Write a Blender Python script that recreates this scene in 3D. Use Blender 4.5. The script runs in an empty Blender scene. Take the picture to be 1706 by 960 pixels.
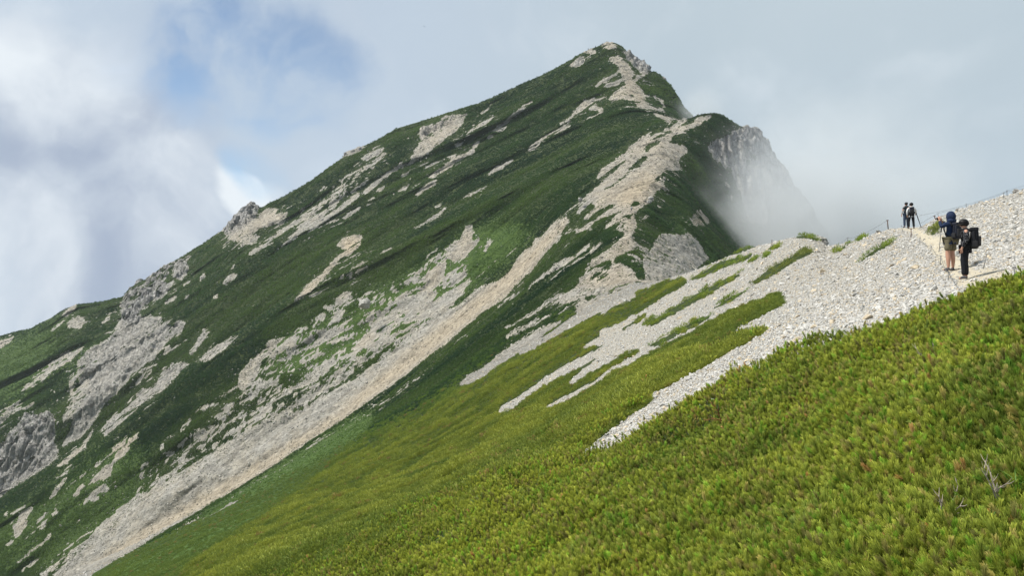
import bpy, bmesh, math, random
import numpy as np
from mathutils import Vector, Matrix, Euler

rng = np.random.default_rng(11)
random.seed(11)
F, CX, CY = 1265.0, 853.0, 480.0
SC = bpy.context.scene
COL = SC.collection
R = math.radians

def at(u, v, D):
    return Vector(((u - CX) / F * D, D, (CY - v) / F * D))

# ------------------------------------------------------------------ noise
def _hash(ix, iy, iz, seed):
    h = (ix.astype(np.uint32) * np.uint32(374761393) + iy.astype(np.uint32) * np.uint32(668265263)
         + iz.astype(np.uint32) * np.uint32(2147483647 - 58) + np.uint32(seed * 974711 + 17))
    h = (h ^ (h >> np.uint32(13))) * np.uint32(1274126177)
    h = (h ^ (h >> np.uint32(16))) * np.uint32(2246822519)
    h = h ^ (h >> np.uint32(15))
    return h.astype(np.float64) / 4294967295.0 * 2 - 1

def vnoise(x, y, z, seed=0):
    x, y, z = np.broadcast_arrays(np.asarray(x, float), np.asarray(y, float), np.asarray(z, float))
    fx, fy, fz = np.floor(x), np.floor(y), np.floor(z)
    ix, iy, iz = fx.astype(np.int64), fy.astype(np.int64), fz.astype(np.int64)
    tx, ty, tz = x - fx, y - fy, z - fz
    sx, sy, sz = (t * t * t * (t * (t * 6 - 15) + 10) for t in (tx, ty, tz))
    out = 0
    with np.errstate(over='ignore'):
        for a in (0, 1):
            wa = sx if a else 1 - sx
            for b in (0, 1):
                wb = sy if b else 1 - sy
                for c in (0, 1):
                    wc = sz if c else 1 - sz
                    out = out + wa * wb * wc * _hash(ix + a, iy + b, iz + c, seed)
    return out

def fbm(x, y, z, octv=4, seed=0, gain=0.5, lac=2.03):
    s, a, n = 0, 1.0, 0
    for o in range(octv):
        s = s + a * vnoise(x, y, z, seed + o * 7)
        n += a
        a *= gain
        x, y, z = np.asarray(x) * lac + 3.1, np.asarray(y) * lac + 1.7, np.asarray(z) * lac + 5.3
    return s / n * 1.6

def sstep(a, b, x):
    t = np.clip((x - a) / (b - a), 0, 1)
    return t * t * (3 - 2 * t)

# ------------------------------------------------------------------ the lie of the land
# survey lines, each a list of (bearing column, height row, distance in metres); they run from the
# slope below the viewpoint over the shoulder, the saddle and the far face up to the summit ridge
def plane(D):
    us = np.array([-3000, -1200, -300, 0, 400, 800, 1200, 1500, 1706, 2000, 3000, 6000])
    out = []
    for u in us:
        xp = (u - CX) / F
        z = -2.9 + (0.6 * min(xp, .95) + 0.18 * max(0.0, xp - .95) - 0.115) * D
        out.append((u, CY - z / D * F, D))
    return out
LINES = [
    plane(.5), plane(2.6), plane(6.5),
    # lower edge of the stones / upper edge of the near pine
    [(-300,1230,46),(0,1130,38),(200,1050,34),(400,965,30),(550,915,26),(700,860,23),(850,803,20.5),(975,752,18.8),(1040,728,18.3),(1100,702,17.8),
     (1180,668,17),(1250,630,16.4),(1330,592,15.8),(1400,561,15.3),(1480,536,14.9),(1560,510,14.5),(1640,484,14),(1706,468,13.5),(2000,400,12)],
    [(-300,1130,150),(0,1040,130),(200,960,110),(400,890,80),(550,850,60),(700,815,45),(850,768,32),(960,734,24),(1085,667,25),(1200,610,24.5),(1300,556,23),
     (1400,525,21.5),(1480,500,20.8),(1560,474,20),(1605,465,19.8),(1650,463,18.5),(1706,455,17.5),(2000,380,15)],
    [(-300,1080,195),(0,1000,170),(200,935,150),(400,860,120),(600,800,90),(800,735,68),(900,690,58),(1000,635,50),(1100,590,46),(1200,545,43),(1300,500,39),
     (1400,472,35),(1480,444,32),(1530,424,32.5),(1565,408,32),(1610,405,30),(1706,385,27),(2000,290,24)],
    # crest of the near shoulder
    [(-300,1090,255),(0,1010,235),(200,930,215),(300,880,200),(400,835,180),(500,790,165),(600,745,150),(700,700,140),(800,640,130),(900,580,126),(950,545,130),
     (1000,510,140),(1030,490,152),(1050,479,160),(1075,474,150),(1110,466,130),(1150,454,115),(1200,434,103),(1240,415,95),(1280,406,88),(1310,399,80),(1335,393,76),(1355,394,75),
     (1368,402,74),(1378,411,70),(1400,408,66),(1430,400,62),(1450,393,59),(1480,383,55),(1505,380,51),(1535,379,49),(1560,366,48),(1600,350,48),(1640,337,48),(1680,326,48),(1706,317,47),(1800,275,46),(2000,190,45)],
    # dip behind it
    [(-300,1075,295),(0,1000,280),(200,920,270),(300,868,262),(400,815,255),(500,768,245),(600,715,225),(700,665,205),(800,612,190),(900,557,182),(950,522,182),
     (1000,489,184),(1050,471,187),(1075,478,178),(1100,486,170),(1150,510,160),(1240,560,135),(1340,600,112),(1400,600,100),(1480,610,90),(1520,620,85),(1706,800,85),(2000,1000,85)],
    [(-300,1140,310),(0,1058,290),(157,957,288),(242,915,288),(373,838,283),(500,760,275),(584,710,268),(712,618,256),(800,560,242),(900,497,229),(950,462,226),
     (1000,426,226),(1028,406,227),(1050,400,228),(1075,413,227),(1100,426,226),(1125,440,225),(1150,458,224),(1200,490,222),(1250,520,220),(1350,570,208),(1500,640,180),(1706,800,170),(2000,1000,170)],
    # near edge of the long scree chute, then up the trail
    [(-300,1130,312),(0,1050,306),(157,955,302),(242,905,300),(373,826,300),(500,746,300),(584,690,300),(669,628,300),(712,594,300),(800,522,300),(840,484,300),(870,452,300),
     (900,412,300),(943,364,300),(1000,335,288),(1052,344,266),(1075,338,268),(1100,342,274),(1150,362,280),(1175,386,285),(1200,405,290),(1250,440,300),(1350,500,300),(1500,600,300),(1706,760,300),(2000,900,300)],
    # rib across the far face
    [(-300,985,400),(-100,880,396),(0,828,395),(100,765,395),(200,692,395),(300,622,395),(400,556,395),(500,492,395),(600,440,395),(700,395,392),(800,345,388),
     (900,300,380),(1000,266,366),(1050,262,346),(1075,268,336),(1100,258,338),(1125,270,340),(1150,290,342),(1175,320,345),(1200,345,348),(1250,395,350),(1350,470,350),(1500,600,360),(1706,760,360),(2000,900,360)],
    # behind the rib / eastern sub-top and cliff
    [(-300,985,446),(-100,882,442),(0,830,440),(100,767,438),(200,693,436),(300,620,433),(400,552,430),(500,484,428),(600,428,425),(700,375,423),(800,320,420),
     (900,272,418),(1000,222,416),(1050,207,416),(1075,206,414),(1100,201,410),(1125,206,403),(1145,199,400),(1160,193,400),(1175,189,401),(1192,189,402),(1205,193,404),(1215,199,405),(1230,208,407),(1242,213,408),(1256,213,408),
     (1266,217,408),(1270,234,407),(1280,234,406),(1283,250,406),(1292,258,405),(1296,276,404),(1308,280,403),(1313,300,402),(1328,312,401),(1333,328,400),(1348,338,399),(1358,360,398),(1375,385,397),(1400,430,396),(1500,560,395),(1706,740,395),(2000,900,395)],
    [(-300,830,500),(-100,740,490),(0,690,486),(100,640,484),(200,588,482),(300,527,480),(400,466,478),(500,410,476),(600,360,474),(700,314,472),(800,270,470),(900,225,468),(950,200,466),
     (1000,174,470),(1040,152,472),(1075,165,465),(1100,182,455),(1125,197,446),(1150,210,442),(1165,216,440),(1190,235,440),(1240,290,440),(1300,370,440),(1400,520,440),(1500,620,440),(1706,780,440),(2000,930,440)],
    # skyline
    [(-300,650,650),(-100,590,635),(0,560,620),(30,552,617),(50,548,615),(62,541,613),(85,530,610),(110,514,604),(130,507,600),(165,504,597),(205,495,592),(213,483,589),(225,474,587),(250,462,585),(272,445,583),
     (300,430,580),(318,418,579),(340,405,578),(360,390,576),(375,381,575),(385,370,574),(400,353,572),(413,344,570),(425,344,569),(436,346,568),(450,337,567),(470,329,565),(520,300,562),(545,281,561),(570,263,560),(576,254,560),(590,250,559),(600,246,558),
     (630,232,557),(660,214,556),(690,205,555),(720,196,554),(770,180,551),(800,171,550),(830,158,548),(860,144,547),(900,126,545),(930,111,543),(950,100,542),(962,92,541),(980,83,540),(990,79,538),(1000,75,536),(1010,71,533),(1022,70,530),(1032,74,529),
     (1040,80,528),(1046,87,527),(1052,88,526),(1060,96,522),(1066,101,519),(1076,105,517),(1081,113,515),(1084,119,512),(1092,119,508),(1104,128,506),(1110,135,503),(1118,142,501),(1125,153,500),(1132,164,497),(1140,178,494),(1147,185,492),(1152,190,490),(1165,215,488),(1190,240,487),(1240,300,485),(1300,390,485),(1400,530,485),(1500,640,485),(1706,800,485),(2000,940,485)],
]
def back(line, dD, drop):
    out = []
    for u, v, D in line:
        z = (CY - v) / F * D - drop
        out.append((u, CY - z / (D + dD) * F, D + dD))
    return out
LINES.append(back(LINES[-1], 30, 24))
LINES.append(back(LINES[-2], 160, 160))
LINES.append(back(LINES[-3], 420, 330))
SPAN = [6, 14, 50, 60, 46, 60, 46, 50, 64, 120, 36, 72, 84, 8, 8, 6]

def gsm(a, s, n=None):
    k = np.arange(-int(4 * s) - 1, int(4 * s) + 2)
    w = np.exp(-0.5 * (k / s) ** 2); w /= w.sum()
    p = np.pad(a, (len(k) // 2, len(k) // 2), mode='edge')
    return np.convolve(p, w, 'valid')

U = np.concatenate([np.arange(-2990, -291, 60.0), np.arange(-290, -16, 11.0), np.arange(-16, 1722, 2.0), np.arange(1726, 1990, 11.0), np.arange(1990, 5990, 50.0)])
uu = np.arange(-3000, 6001, 1.0)
V0, L0 = [], []
for k, ln in enumerate(LINES):
    a = np.array(ln, float)
    if k == 3: a[:, 1] += np.where(a[:, 0] > 900, 1, .4) * .20 * F / a[:, 2]      # the traced edge is the top of the scrub, the ground lies lower
    v = np.interp(uu, a[:, 0], a[:, 1]); d = np.interp(uu, a[:, 0], np.log(a[:, 2]))
    sv = 1.0 if k in (6, 11, 13) else 7.0
    v = gsm(v, sv); d = gsm(d, 6.0)
    V0.append(np.interp(U, uu, v)); L0.append(np.interp(U, uu, d))
V0, L0 = np.array(V0), np.array(L0)

def pchip_rows(Y, spans):
    dlt = np.diff(Y, axis=0)
    m = np.zeros_like(Y)
    a, b = dlt[:-1], dlt[1:]
    same = (a * b) > 0
    m[1:-1] = np.where(same, 2 * a * b / np.where(np.abs(a + b) < 1e-12, 1, a + b), 0)
    m[0], m[-1] = dlt[0], dlt[-1]
    rows = []
    for k, n in enumerate(spans):
        t = np.arange(n)[:, None] / n
        h00 = 2 * t**3 - 3 * t**2 + 1; h10 = t**3 - 2 * t**2 + t
        h01 = -2 * t**3 + 3 * t**2; h11 = t**3 - t**2
        rows.append(h00 * Y[k] + h10 * m[k] + h01 * Y[k + 1] + h11 * m[k + 1])
    rows.append(Y[-1:])
    return np.concatenate(rows)
VV = pchip_rows(V0, SPAN)
DD = np.exp(pchip_rows(L0, SPAN))
NR, NC = VV.shape
UU = np.broadcast_to(U, VV.shape)
ROW0 = np.cumsum([0] + SPAN)               # first row of each station

# relief: ribs and gullies that run down the fall line
X = (UU - CX) / F * DD; Z = (CY - VV) / F * DD; Y = DD.copy()
far = sstep(185, 260, DD)
ridged = 1 - np.abs(fbm(X * .006, Y * .030, Z * .004, 3, seed=3)) * 2
rel = far * (0.0125 * ridged + 0.006 * fbm(X * .03, Y * .11, Z * .02, 3, seed=9))
rel += (1 - far) * 0.008 * fbm(X * .10, Y * .12, Z * .1, 2, seed=5) * sstep(8, 25, DD)
DD = DD * (1 + rel)
X = (UU - CX) / F * DD; Z = (CY - VV) / F * DD; Y = DD.copy()
# ------------------------------------------------------------------ what covers the ground where
W_, H_ = 1706, 960
def P(ox, oy, s, *polys):
    return [[(ox + x / s, oy + y / s) for x, y in p] for p in polys]

def fill(buf, poly, val, mode='max'):
    p = np.array(poly, float)
    x0, x1 = max(0, int(p[:, 0].min()) - 1), min(W_, int(p[:, 0].max()) + 2)
    y0, y1 = max(0, int(p[:, 1].min()) - 1), min(H_, int(p[:, 1].max()) + 2)
    if x1 <= x0 or y1 <= y0:
        return
    gx, gy = np.meshgrid(np.arange(x0, x1) + .5, np.arange(y0, y1) + .5)
    ins = np.zeros(gx.shape, bool)
    n = len(p)
    for i in range(n):
        xa, ya = p[i]; xb, yb = p[(i + 1) % n]
        if ya == yb:
            continue
        c = ((ya > gy) != (yb > gy)) & (gx < (xb - xa) * (gy - ya) / (yb - ya) + xa)
        ins ^= c
    sub = buf[y0:y1, x0:x1]
    if mode == 'max':
        sub[ins] = np.maximum(sub[ins], val)
    else:
        sub[ins] = val

def blur(b, s):
    k = np.arange(-int(3 * s) - 1, int(3 * s) + 2)
    w = np.exp(-0.5 * (k / s) ** 2); w /= w.sum()
    pad = len(k) // 2
    q = np.pad(b, ((pad, pad), (0, 0)), mode='edge')
    o = sum(w[i] * q[i:i + b.shape[0]] for i in range(len(k)))
    q = np.pad(o, ((0, 0), (pad, pad)), mode='edge')
    return sum(w[i] * q[:, i:i + b.shape[1]] for i in range(len(k)))

near = np.zeros((H_, W_)); farr = np.zeros((H_, W_))
tan_ = np.zeros((H_, W_)); crag = np.zeros((H_, W_)); path_ = np.zeros((H_, W_)); bright = np.zeros((H_, W_))

A = P(760, 430, 3.2,
 [(230,830),(250,790),(330,750),(420,690),(480,640),(600,570),(700,520),(800,470),(900,430),(960,390),(1010,370),(1150,330),(1280,240),(1280,330),(1200,370),(1080,440),(990,490),(880,520),(820,560),(700,620),(640,665),(600,675),(680,600),(750,550),(810,520),(790,515),(720,545),(640,590),(540,640),(450,690),(380,740),(300,800)],
 [(470,808),(590,740),(690,690),(740,665),(790,625),(830,590),(900,560),(980,520),(1050,480),(1130,440),(1280,375),(1280,402),(1180,435),(1090,480),(1010,530),(920,575),(840,612),(790,645),(740,682),(650,727),(560,778),(480,808)],
 [(25,680),(60,640),(130,600),(200,555),(240,510),(300,470),(400,415),(440,385),(560,340),(500,380),(440,420),(400,460),(350,490),(280,540),(220,580),(150,630),(100,665)],
 [(340,515),(380,480),(420,450),(500,410),(580,350),(650,300),(640,260),(680,230),(760,215),(840,190),(900,160),(1010,150),(1030,160),(1140,110),(1190,95),(1280,50),(1280,80),(1200,110),(1100,140),(1020,180),(960,210),(900,240),(800,270),(740,300),(650,350),(560,400),(440,470),(380,505)],
 [(258,375),(330,340),(420,290),(470,255),(500,230),(560,200),(640,170),(700,150),(760,150),(840,60),(830,30),(880,30),(960,80),(1010,130),(900,140),(850,160),(770,190),(700,200),(620,240),(560,240),(480,260),(400,310),(330,350),(280,378)],
 [(262,432),(300,400),(380,350),(440,330),(520,305),(470,330),(400,370),(330,400)],
 [(205,275),(270,230),(330,195),(370,165),(440,120),(500,80),(560,50),(630,0),(600,0),(540,40),(470,90),(400,140),(340,185),(280,220),(230,260)],
 [(675,483),(760,430),(840,385),(900,340),(1000,270),(1040,235),(1010,280),(1000,300),(920,350),(850,400),(780,445),(700,478)],
 [(750,468),(830,420),(900,390),(980,345),(1060,290),(1160,240),(1280,150),(1280,205),(1180,270),(1050,330),(950,375),(860,420),(790,460)])
for p in A: fill(near, p, 1); fill(farr, p, 1)
for p in P(760, 430, 3.2, [(530,475),(600,440),(660,400),(740,370),(720,390),(640,430),(570,465)], [(320,550),(370,530),(340,548)], [(400,545),(450,520),(430,540)],
           [(650,110),(700,60),(830,40),(820,80),(740,120),(680,140)]):
    fill(near, p, .55); fill(farr, p, .55)
# the near stone field, then its strips of dwarf pine
fill(near, [(966,766),(1012,752),(1062,728),(1105,702),(1177,671),(1239,644),(1300,612),(1331,600),(1400,575),(1480,558),(1540,538),(1600,520),(1650,505),(1706,492),
            (1706,290),(1500,340),(1345,380),(1240,395),(1150,435),(1075,464),(1030,486),(1002,506),(1000,629),(1062,597),(1125,567),(1150,555),(1175,542),(1219,521),(1281,496),(1301,489),(1306,508),(1266,530),(1237,542),(1219,556),(1250,552),(1275,550),(1272,560),(1219,588),(1156,622),(1115,648),(1084,661),(1085,672),(1022,714)], 1)
STRIPS = dict(
 a=P(1000,380,3.2,[(470,280),(560,230),(640,180),(740,160),(815,135),(800,165),(700,200),(600,240),(520,275)])[0],
 b=P(1000,380,3.2,[(640,150),(700,135),(800,100),(850,97),(800,115),(720,145)])[0],
 c=P(1000,380,3.2,[(440,235),(500,200),(520,195),(480,225)])[0],
 d=P(1000,380,3.2,[(215,520),(250,490),(330,470),(400,420),(500,360),(600,310),(690,260),(755,245),(740,265),(640,320),(560,370),(450,430),(360,480),(290,525)])[0],
 e=P(1000,380,3.2,[(790,310),(840,270),(900,220),(1000,165),(1090,110),(1135,115),(1130,140),(1040,180),(950,240),(860,285)])[0],
 f=P(1000,380,3.2,[(540,470),(620,420),(700,370),(780,330),(790,335),(720,380),(620,430)])[0],
 g=P(1000,380,3.2,[(245,640),(330,590),(440,530),(530,480),(590,465),(580,490),(500,530),(400,585),(320,630)])[0],
 h=P(1000,380,3.2,[(885,120),(930,88),(960,95),(950,110),(910,120)])[0],
 i=P(1000,380,3.2,[(1030,50),(1080,32),(1130,32),(1172,60),(1160,76),(1100,56),(1060,58)])[0],
 j=P(1360,350,10.667,[(740,945),(900,820),(1000,740),(1180,640),(1280,590),(1380,565),(1290,650),(1150,730),(950,850),(780,945)])[0],
 k=P(1360,350,10.667,[(720,580),(800,510),(900,460),(860,500),(780,560)])[0],
 l=P(1360,350,10.667,[(330,760),(400,720),(500,650),(620,600),(560,650),(430,740)])[0],
 m=P(1480,320,10.667,[(750,800),(760,720),(830,670),(890,600),(945,620),(920,680),(840,760)])[0],
 n=P(1000,380,3.2,[(875,150),(900,145),(890,160)])[0],
 o=P(1000,380,3.2,[(800,182),(830,165),(836,172),(815,188)])[0],
)
VEG = P(1000,380,3.2,[(0,480),(100,420),(200,350),(260,330),(330,310),(430,270),(460,290),(420,320),(340,360),(250,420),(150,480),(60,520),(0,545)],
 [(265,325),(370,275),(360,290),(290,320)], [(0,610),(100,560),(200,490),(250,455),(230,480),(160,530),(80,580),(0,640)],
 [(0,760),(60,720),(130,680),(210,655),(170,685),(90,720),(20,780),(0,800)])
vb = np.zeros((H_, W_))
for p in VEG: fill(vb, p, 1)
vb2 = vb.copy()
for dy in (-2, -1, 0, 1, 2):
    for dx in (-1, 0, 1): vb2 = np.maximum(vb2, np.roll(np.roll(vb, dy, 0), dx, 1))
near[vb2 > .5] = 0
for p in STRIPS.values(): fill(near, p, .0, 'set')
# trail by the hikers
PATH = P(1440,300,4.8,[(230,378),(330,368),(430,376),(480,420),(560,450),(640,460),(660,520),(640,560),(740,600),(770,640),(830,640),(880,720),(960,700),(1100,720),(1200,750),(1100,810),(900,868),(790,890),(760,840),(700,780),(640,740),(600,660),(540,570),(450,480),(380,420),(290,400)])[0]
fill(near, PATH, 1); fill(path_, PATH, 1)
fill(near, [(1600,512),(1655,504),(1706,492),(1706,440),(1640,450)], 1)

# far side
def far_(val, ox, oy, s, *polys, tan=0.0, cr=0.0):
    for p in P(ox, oy, s, *polys):
        fill(farr, p, val)
        if tan: fill(tan_, p, tan)
        if cr: fill(crag, p, cr)
z = (0,480,3.2)
far_(1,*z,[(415,400),(480,330),(600,260),(640,180),(700,150),(760,160),(850,160),(900,190),(950,170),(985,190),(960,250),(900,270),(860,330),(780,400),(700,470),(620,560),(560,610),(520,680),(480,740),(430,790),(330,850),(380,760),(400,680),(450,600),(480,520),(420,480)],cr=.45)
far_(.9,*z,[(640,180),(670,110),(720,60),(760,30),(830,20),(900,10),(880,40),(800,80),(740,130),(750,170),(690,190)],cr=1)
far_(1,*z,[(0,850),(60,770),(110,720),(130,670),(180,690),(260,660),(290,700),(290,830),(310,880),(260,940),(200,985),(100,1040),(0,1120)],cr=.75)
far_(.72,*z,[(540,770),(590,700),(650,640),(720,600),(760,540),(830,540),(870,430),(930,400),(1000,400),(960,450),(900,520),(830,570),(740,640),(660,710),(560,790)],cr=.3)
far_(.68,*z,[(1010,350),(1050,290),(1090,220),(1120,220),(1080,290),(1030,360)],[(1060,390),(1150,320),(1270,260),(1200,320),(1110,390)],cr=.3)
far_(.95,*z,[(310,950),(370,900),(440,850),(500,750),(490,780),(450,850),(380,910),(330,955)],tan=.7)
far_(.62,*z,[(110,560),(180,480),(260,420),(340,350),(440,320),(400,370),(300,440),(200,520),(130,580)],[(0,700),(60,640),(110,600),(80,650),(0,730)],[(360,450),(420,400),(470,520),(440,600),(380,690),(330,720),(380,560)])
far_(.9,*z,[(335,150),(370,110),(410,90),(400,120),(350,150)],[(0,290),(70,260),(60,280),(0,320)],tan=.5)
far_(.7,*z,[(360,190),(420,150),(455,180),(430,215),(370,220)],[(270,235),(340,170),(345,180),(280,235)],[(540,190),(580,150),(590,165),(555,195)])
far_(.7,*z,[(600,860),(680,800),(740,780),(720,820),(650,900),(620,930)],tan=.5)
CHUTE = [(86,964),(118,935),(150,900),(175,870),(220,840),(300,790),(380,740),(450,710),(520,680),(580,645),(640,600),(690,560),(740,525),(775,505),(800,480),(830,470),(850,455),(865,430),(890,410),(905,395),(930,370),(943,362),(946,368),(930,395),(905,425),(880,455),(855,480),(840,498),(800,522),(760,556),(712,594),(669,628),(625,660),(584,690),(500,745),(440,785),(373,826),(300,870),(242,905),(157,954),(140,968)]
fill(farr, CHUTE, 1.3)
fill(tan_, [(120,964),(230,890),(330,830),(440,765),(560,690),(640,620),(700,570),(770,515),(830,465),(890,410),(943,362),(946,370),(900,430),(855,482),(800,524),(712,596),(584,692),(440,787),(300,872),(157,960)], .65)
fill(farr, [(225,850),(235,775),(300,705),(380,645),(420,600),(470,560),(540,510),(600,490),(650,470),(700,440),(740,400),(785,378),(800,400),(775,440),(790,470),(740,525),(640,600),(580,645),(450,712),(300,795)], .33)
fill(farr, [(230,840),(300,770),(400,690),(480,640),(560,600),(640,560),(740,520),(640,600),(580,645),(450,712),(300,795)], .47)
z = (400,400,3.2)
far_(1,*z,[(960,290),(1000,230),(1010,180),(1060,140),(1100,110),(1090,170),(1050,230),(990,280)],[(1120,100),(1150,40),(1180,0),(1205,-70),(1240,-75),(1230,0),(1250,30),(1210,80),(1140,110)],tan=.35)
far_(1,*z,[(880,420),(920,320),(980,290),(1050,280),(1000,360),(960,420),(880,450)],[(980,420),(1000,360),(1090,300),(1150,250),(1210,240),(1180,290),(1100,370),(1050,410)],[(720,470),(780,420),(870,330),(900,320),(860,380),(800,430)])
far_(.95,*z,[(610,580),(650,530),(690,500),(740,500),(680,560)],tan=.5)
far_(.9,*z,[(400,570),(440,500),(470,500),(450,550)],[(410,430),(430,390),(460,400),(440,430)],[(470,460),(520,380),(560,370),(530,430)],[(1140,205),(1170,175),(1175,180),(1150,210)],[(1160,230),(1200,180),(1210,185),(1180,230)],[(1080,260),(1110,220),(1115,225),(1090,262)])
far_(.8,*z,[(0,800),(0,720),(50,650),(110,600),(180,530),(200,530),(170,590),(110,650),(90,720),(40,780)],[(510,320),(560,280),(600,270),(560,330),(530,350)],tan=.2)
far_(.9,*z,[(200,610),(260,550),(300,510),(270,560)],[(570,180),(620,150),(660,110),(640,150),(685,140),(680,155),(620,190),(590,210)],tan=.6)
far_(.9,700,300,3.2,[(340,380),(370,320),(385,325),(350,380)],[(600,340),(620,310),(650,310),(630,330)])
z = (0,680,3.43)
far_(.95,*z,[(80,680),(110,650),(120,600),(180,570),(190,575),(160,620),(150,670),(120,720),(90,750)],[(250,555),(300,500),(370,400),(385,400),(340,470),(290,530)],tan=.25)
far_(.9,*z,[(500,465),(550,390),(600,340),(640,320),(690,270),(740,200),(790,140),(780,190),(720,260),(650,320),(630,380),(580,420)],[(660,240),(720,190),(710,215)],[(420,510),(470,440),(480,450),(440,510)],tan=.3)
far_(.75,*z,[(90,890),(180,820),(260,760),(300,715),(280,750),(200,810),(110,880)],[(110,950),(180,890),(235,850),(180,910)],[(480,545),(520,480),(600,440),(620,460),(540,520)],[(300,620),(320,570),(330,600)],[(230,700),(270,640),(260,680)],[(20,615),(45,595),(40,620)],[(50,665),(70,655),(60,670)],[(30,790),(80,755),(60,785)])
z = (200,300,3.2)
far_(1,*z,[(540,272),(600,210),(650,170),(690,130),(740,135),(720,200),(680,240),(620,280),(570,290)],cr=1)
far_(1,*z,[(570,300),(620,280),(680,240),(740,200),(790,160),(835,155),(830,190),(890,180),(870,210),(800,240),(740,260),(680,300),(660,330),(600,320)],tan=.35)
far_(.8,*z,[(690,400),(720,360),(800,310),(860,270),(920,230),(1000,180),(1050,140),(1040,170),(960,220),(880,270),(800,330),(720,390)],[(640,355),(700,300),(760,290),(700,340)],[(940,255),(1000,210),(1060,190),(1100,160),(1170,110),(1130,150),(1050,215)])
far_(.95,*z,[(830,380),(880,330),(960,260),(1080,210),(1180,140),(1270,70),(1275,85),(1190,150),(1100,215),(980,280),(900,330)],[(1190,205),(1280,145),(1280,155),(1200,208)])
far_(1,*z,[(1160,350),(1210,310),(1290,300),(1280,340),(1230,400),(1180,410),(1130,470),(1080,530),(1010,600),(930,655),(1000,570),(1080,500),(1150,420),(1210,370)],tan=.9)
far_(.8,*z,[(280,490),(310,430),(350,420),(380,400),(350,450),(370,480),(330,530),(290,530)],[(180,620),(220,560),(290,540),(250,590),(220,640)],[(20,720),(60,660),(110,640),(110,690),(60,730)],cr=.8)
far_(.56,*z,[(90,620),(120,560),(200,480),(260,440),(300,430),(240,540),(180,600),(150,650),(110,670)],[(0,660),(60,580),(110,570),(60,640),(0,720)],cr=.8)
far_(.8,*z,[(570,480),(620,455),(600,480)],[(550,560),(580,510),(620,510),(580,560)],[(240,660),(300,620),(290,640)],[(340,640),(370,610),(360,640)],[(500,630),(515,605),(520,630)],[(430,540),(445,505),(455,510)],cr=.2)
z = (500,150,3.2)
far_(.95,*z,[(590,390),(610,330),(640,290),(640,210),(740,180),(770,145),(850,135),(880,140),(850,200),(800,240),(720,300),(650,350)],tan=.25)
for p in P(*z,[(640,290),(640,210),(740,180),(770,145),(850,135),(820,165),(740,210),(680,260)]): fill(crag, p, .7)
far_(.8,*z,[(330,370),(380,340),(440,310),(430,340),(360,370)],[(340,425),(400,380),(470,335),(420,375)],[(230,350),(300,310),(350,290),(320,320),(250,355)],cr=.4)
far_(.9,*z,[(0,770),(40,730),(150,670),(250,600),(310,570),(300,580),(220,640),(130,700),(40,750)],[(330,555),(420,480),(470,440),(550,395),(540,405),(440,480),(360,550)],[(400,545),(440,520),(470,495),(430,540)],[(230,685),(340,610),(300,640)])
far_(.8,*z,[(0,700),(60,680),(160,620),(210,590),(180,620),(80,690),(0,735)],[(270,540),(350,490),(375,475),(340,510)])
far_(.9,*z,[(355,595),(410,560),(380,585)],tan=.5)
far_(.33,*z,[(0,640),(150,540),(250,430),(400,300),(470,330),(380,460),(250,590),(100,680),(0,700)])
far_(1,*z,[(610,565),(660,520),(730,480),(720,495),(640,550)],[(690,470),(740,430),(820,370),(930,315),(920,330),(840,380),(760,440),(710,465)],tan=.4)
far_(.85,*z,[(490,557),(590,505),(560,530)],[(590,530),(660,490),(640,505)],[(1010,225),(1100,160),(1200,85),(1240,60),(1220,85),(1120,160),(1050,210)],[(890,230),(950,190),(1045,140),(1000,175)],[(1050,225),(1110,185),(1080,215)],[(960,130),(1020,85),(1000,110)],[(1000,260),(1030,245),(1010,260)],
     [(600,750),(680,700),(780,630),(760,660),(660,720)],[(720,630),(760,600),(745,625)],[(870,580),(940,540),(1000,515),(960,545)],[(1000,455),(1040,420),(1140,370),(1080,415)],[(1205,330),(1270,275),(1280,280),(1230,325)],[(420,880),(495,840),(470,860)],[(285,955),(340,915),(310,950)],[(920,300),(960,270),(940,300)],[(790,372),(840,340),(810,368)])
z = (680,60,3.2)
far_(.95,*z,[(635,620),(660,590),(730,540),(780,510),(870,475),(830,505),(750,545),(690,590)],[(890,462),(1000,425),(1040,405),(1000,430)],[(810,475),(870,430),(930,360),(1000,335),(970,360),(900,410),(840,460)],tan=.3)
far_(.8,*z,[(960,400),(1000,370),(1040,390),(1040,410),(1010,395)],[(1005,268),(1060,225),(1140,185),(1100,215)],[(1040,275),(1090,255),(1150,225),(1110,265)],[(420,545),(440,530),(455,540),(430,550)])
far_(.85,*z,[(1075,120),(1120,100),(1170,150),(1200,200),(1190,240),(1250,290),(1280,380),(1240,385),(1210,350),(1130,330),(1070,345),(1120,290),(1170,260),(1140,210),(1130,160)],[(1030,55),(1080,30),(1110,60),(1080,70)],[(1000,90),(960,95),(945,85),(980,70)],tan=.45)
far_(1,*z,[(865,160),(900,125),(935,110),(940,145),(900,160)],cr=.4)
z = (960,60,8)
far_(.95,*z,[(650,220),(720,200),(760,260),(820,310),(900,350),(960,430),(960,470),(870,490),(820,420),(760,360),(680,300)],cr=.7)
far_(.85,*z,[(750,600),(850,540),(960,470),(940,500),(840,570),(720,640)],[(870,850),(930,900),(1000,970),(920,970),(880,900)],[(1000,780),(1070,800),(1070,830)],[(930,720),(990,790),(970,800)],[(1120,860),(1190,950),(1170,960)])
z = (980,160,5.333)
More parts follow.
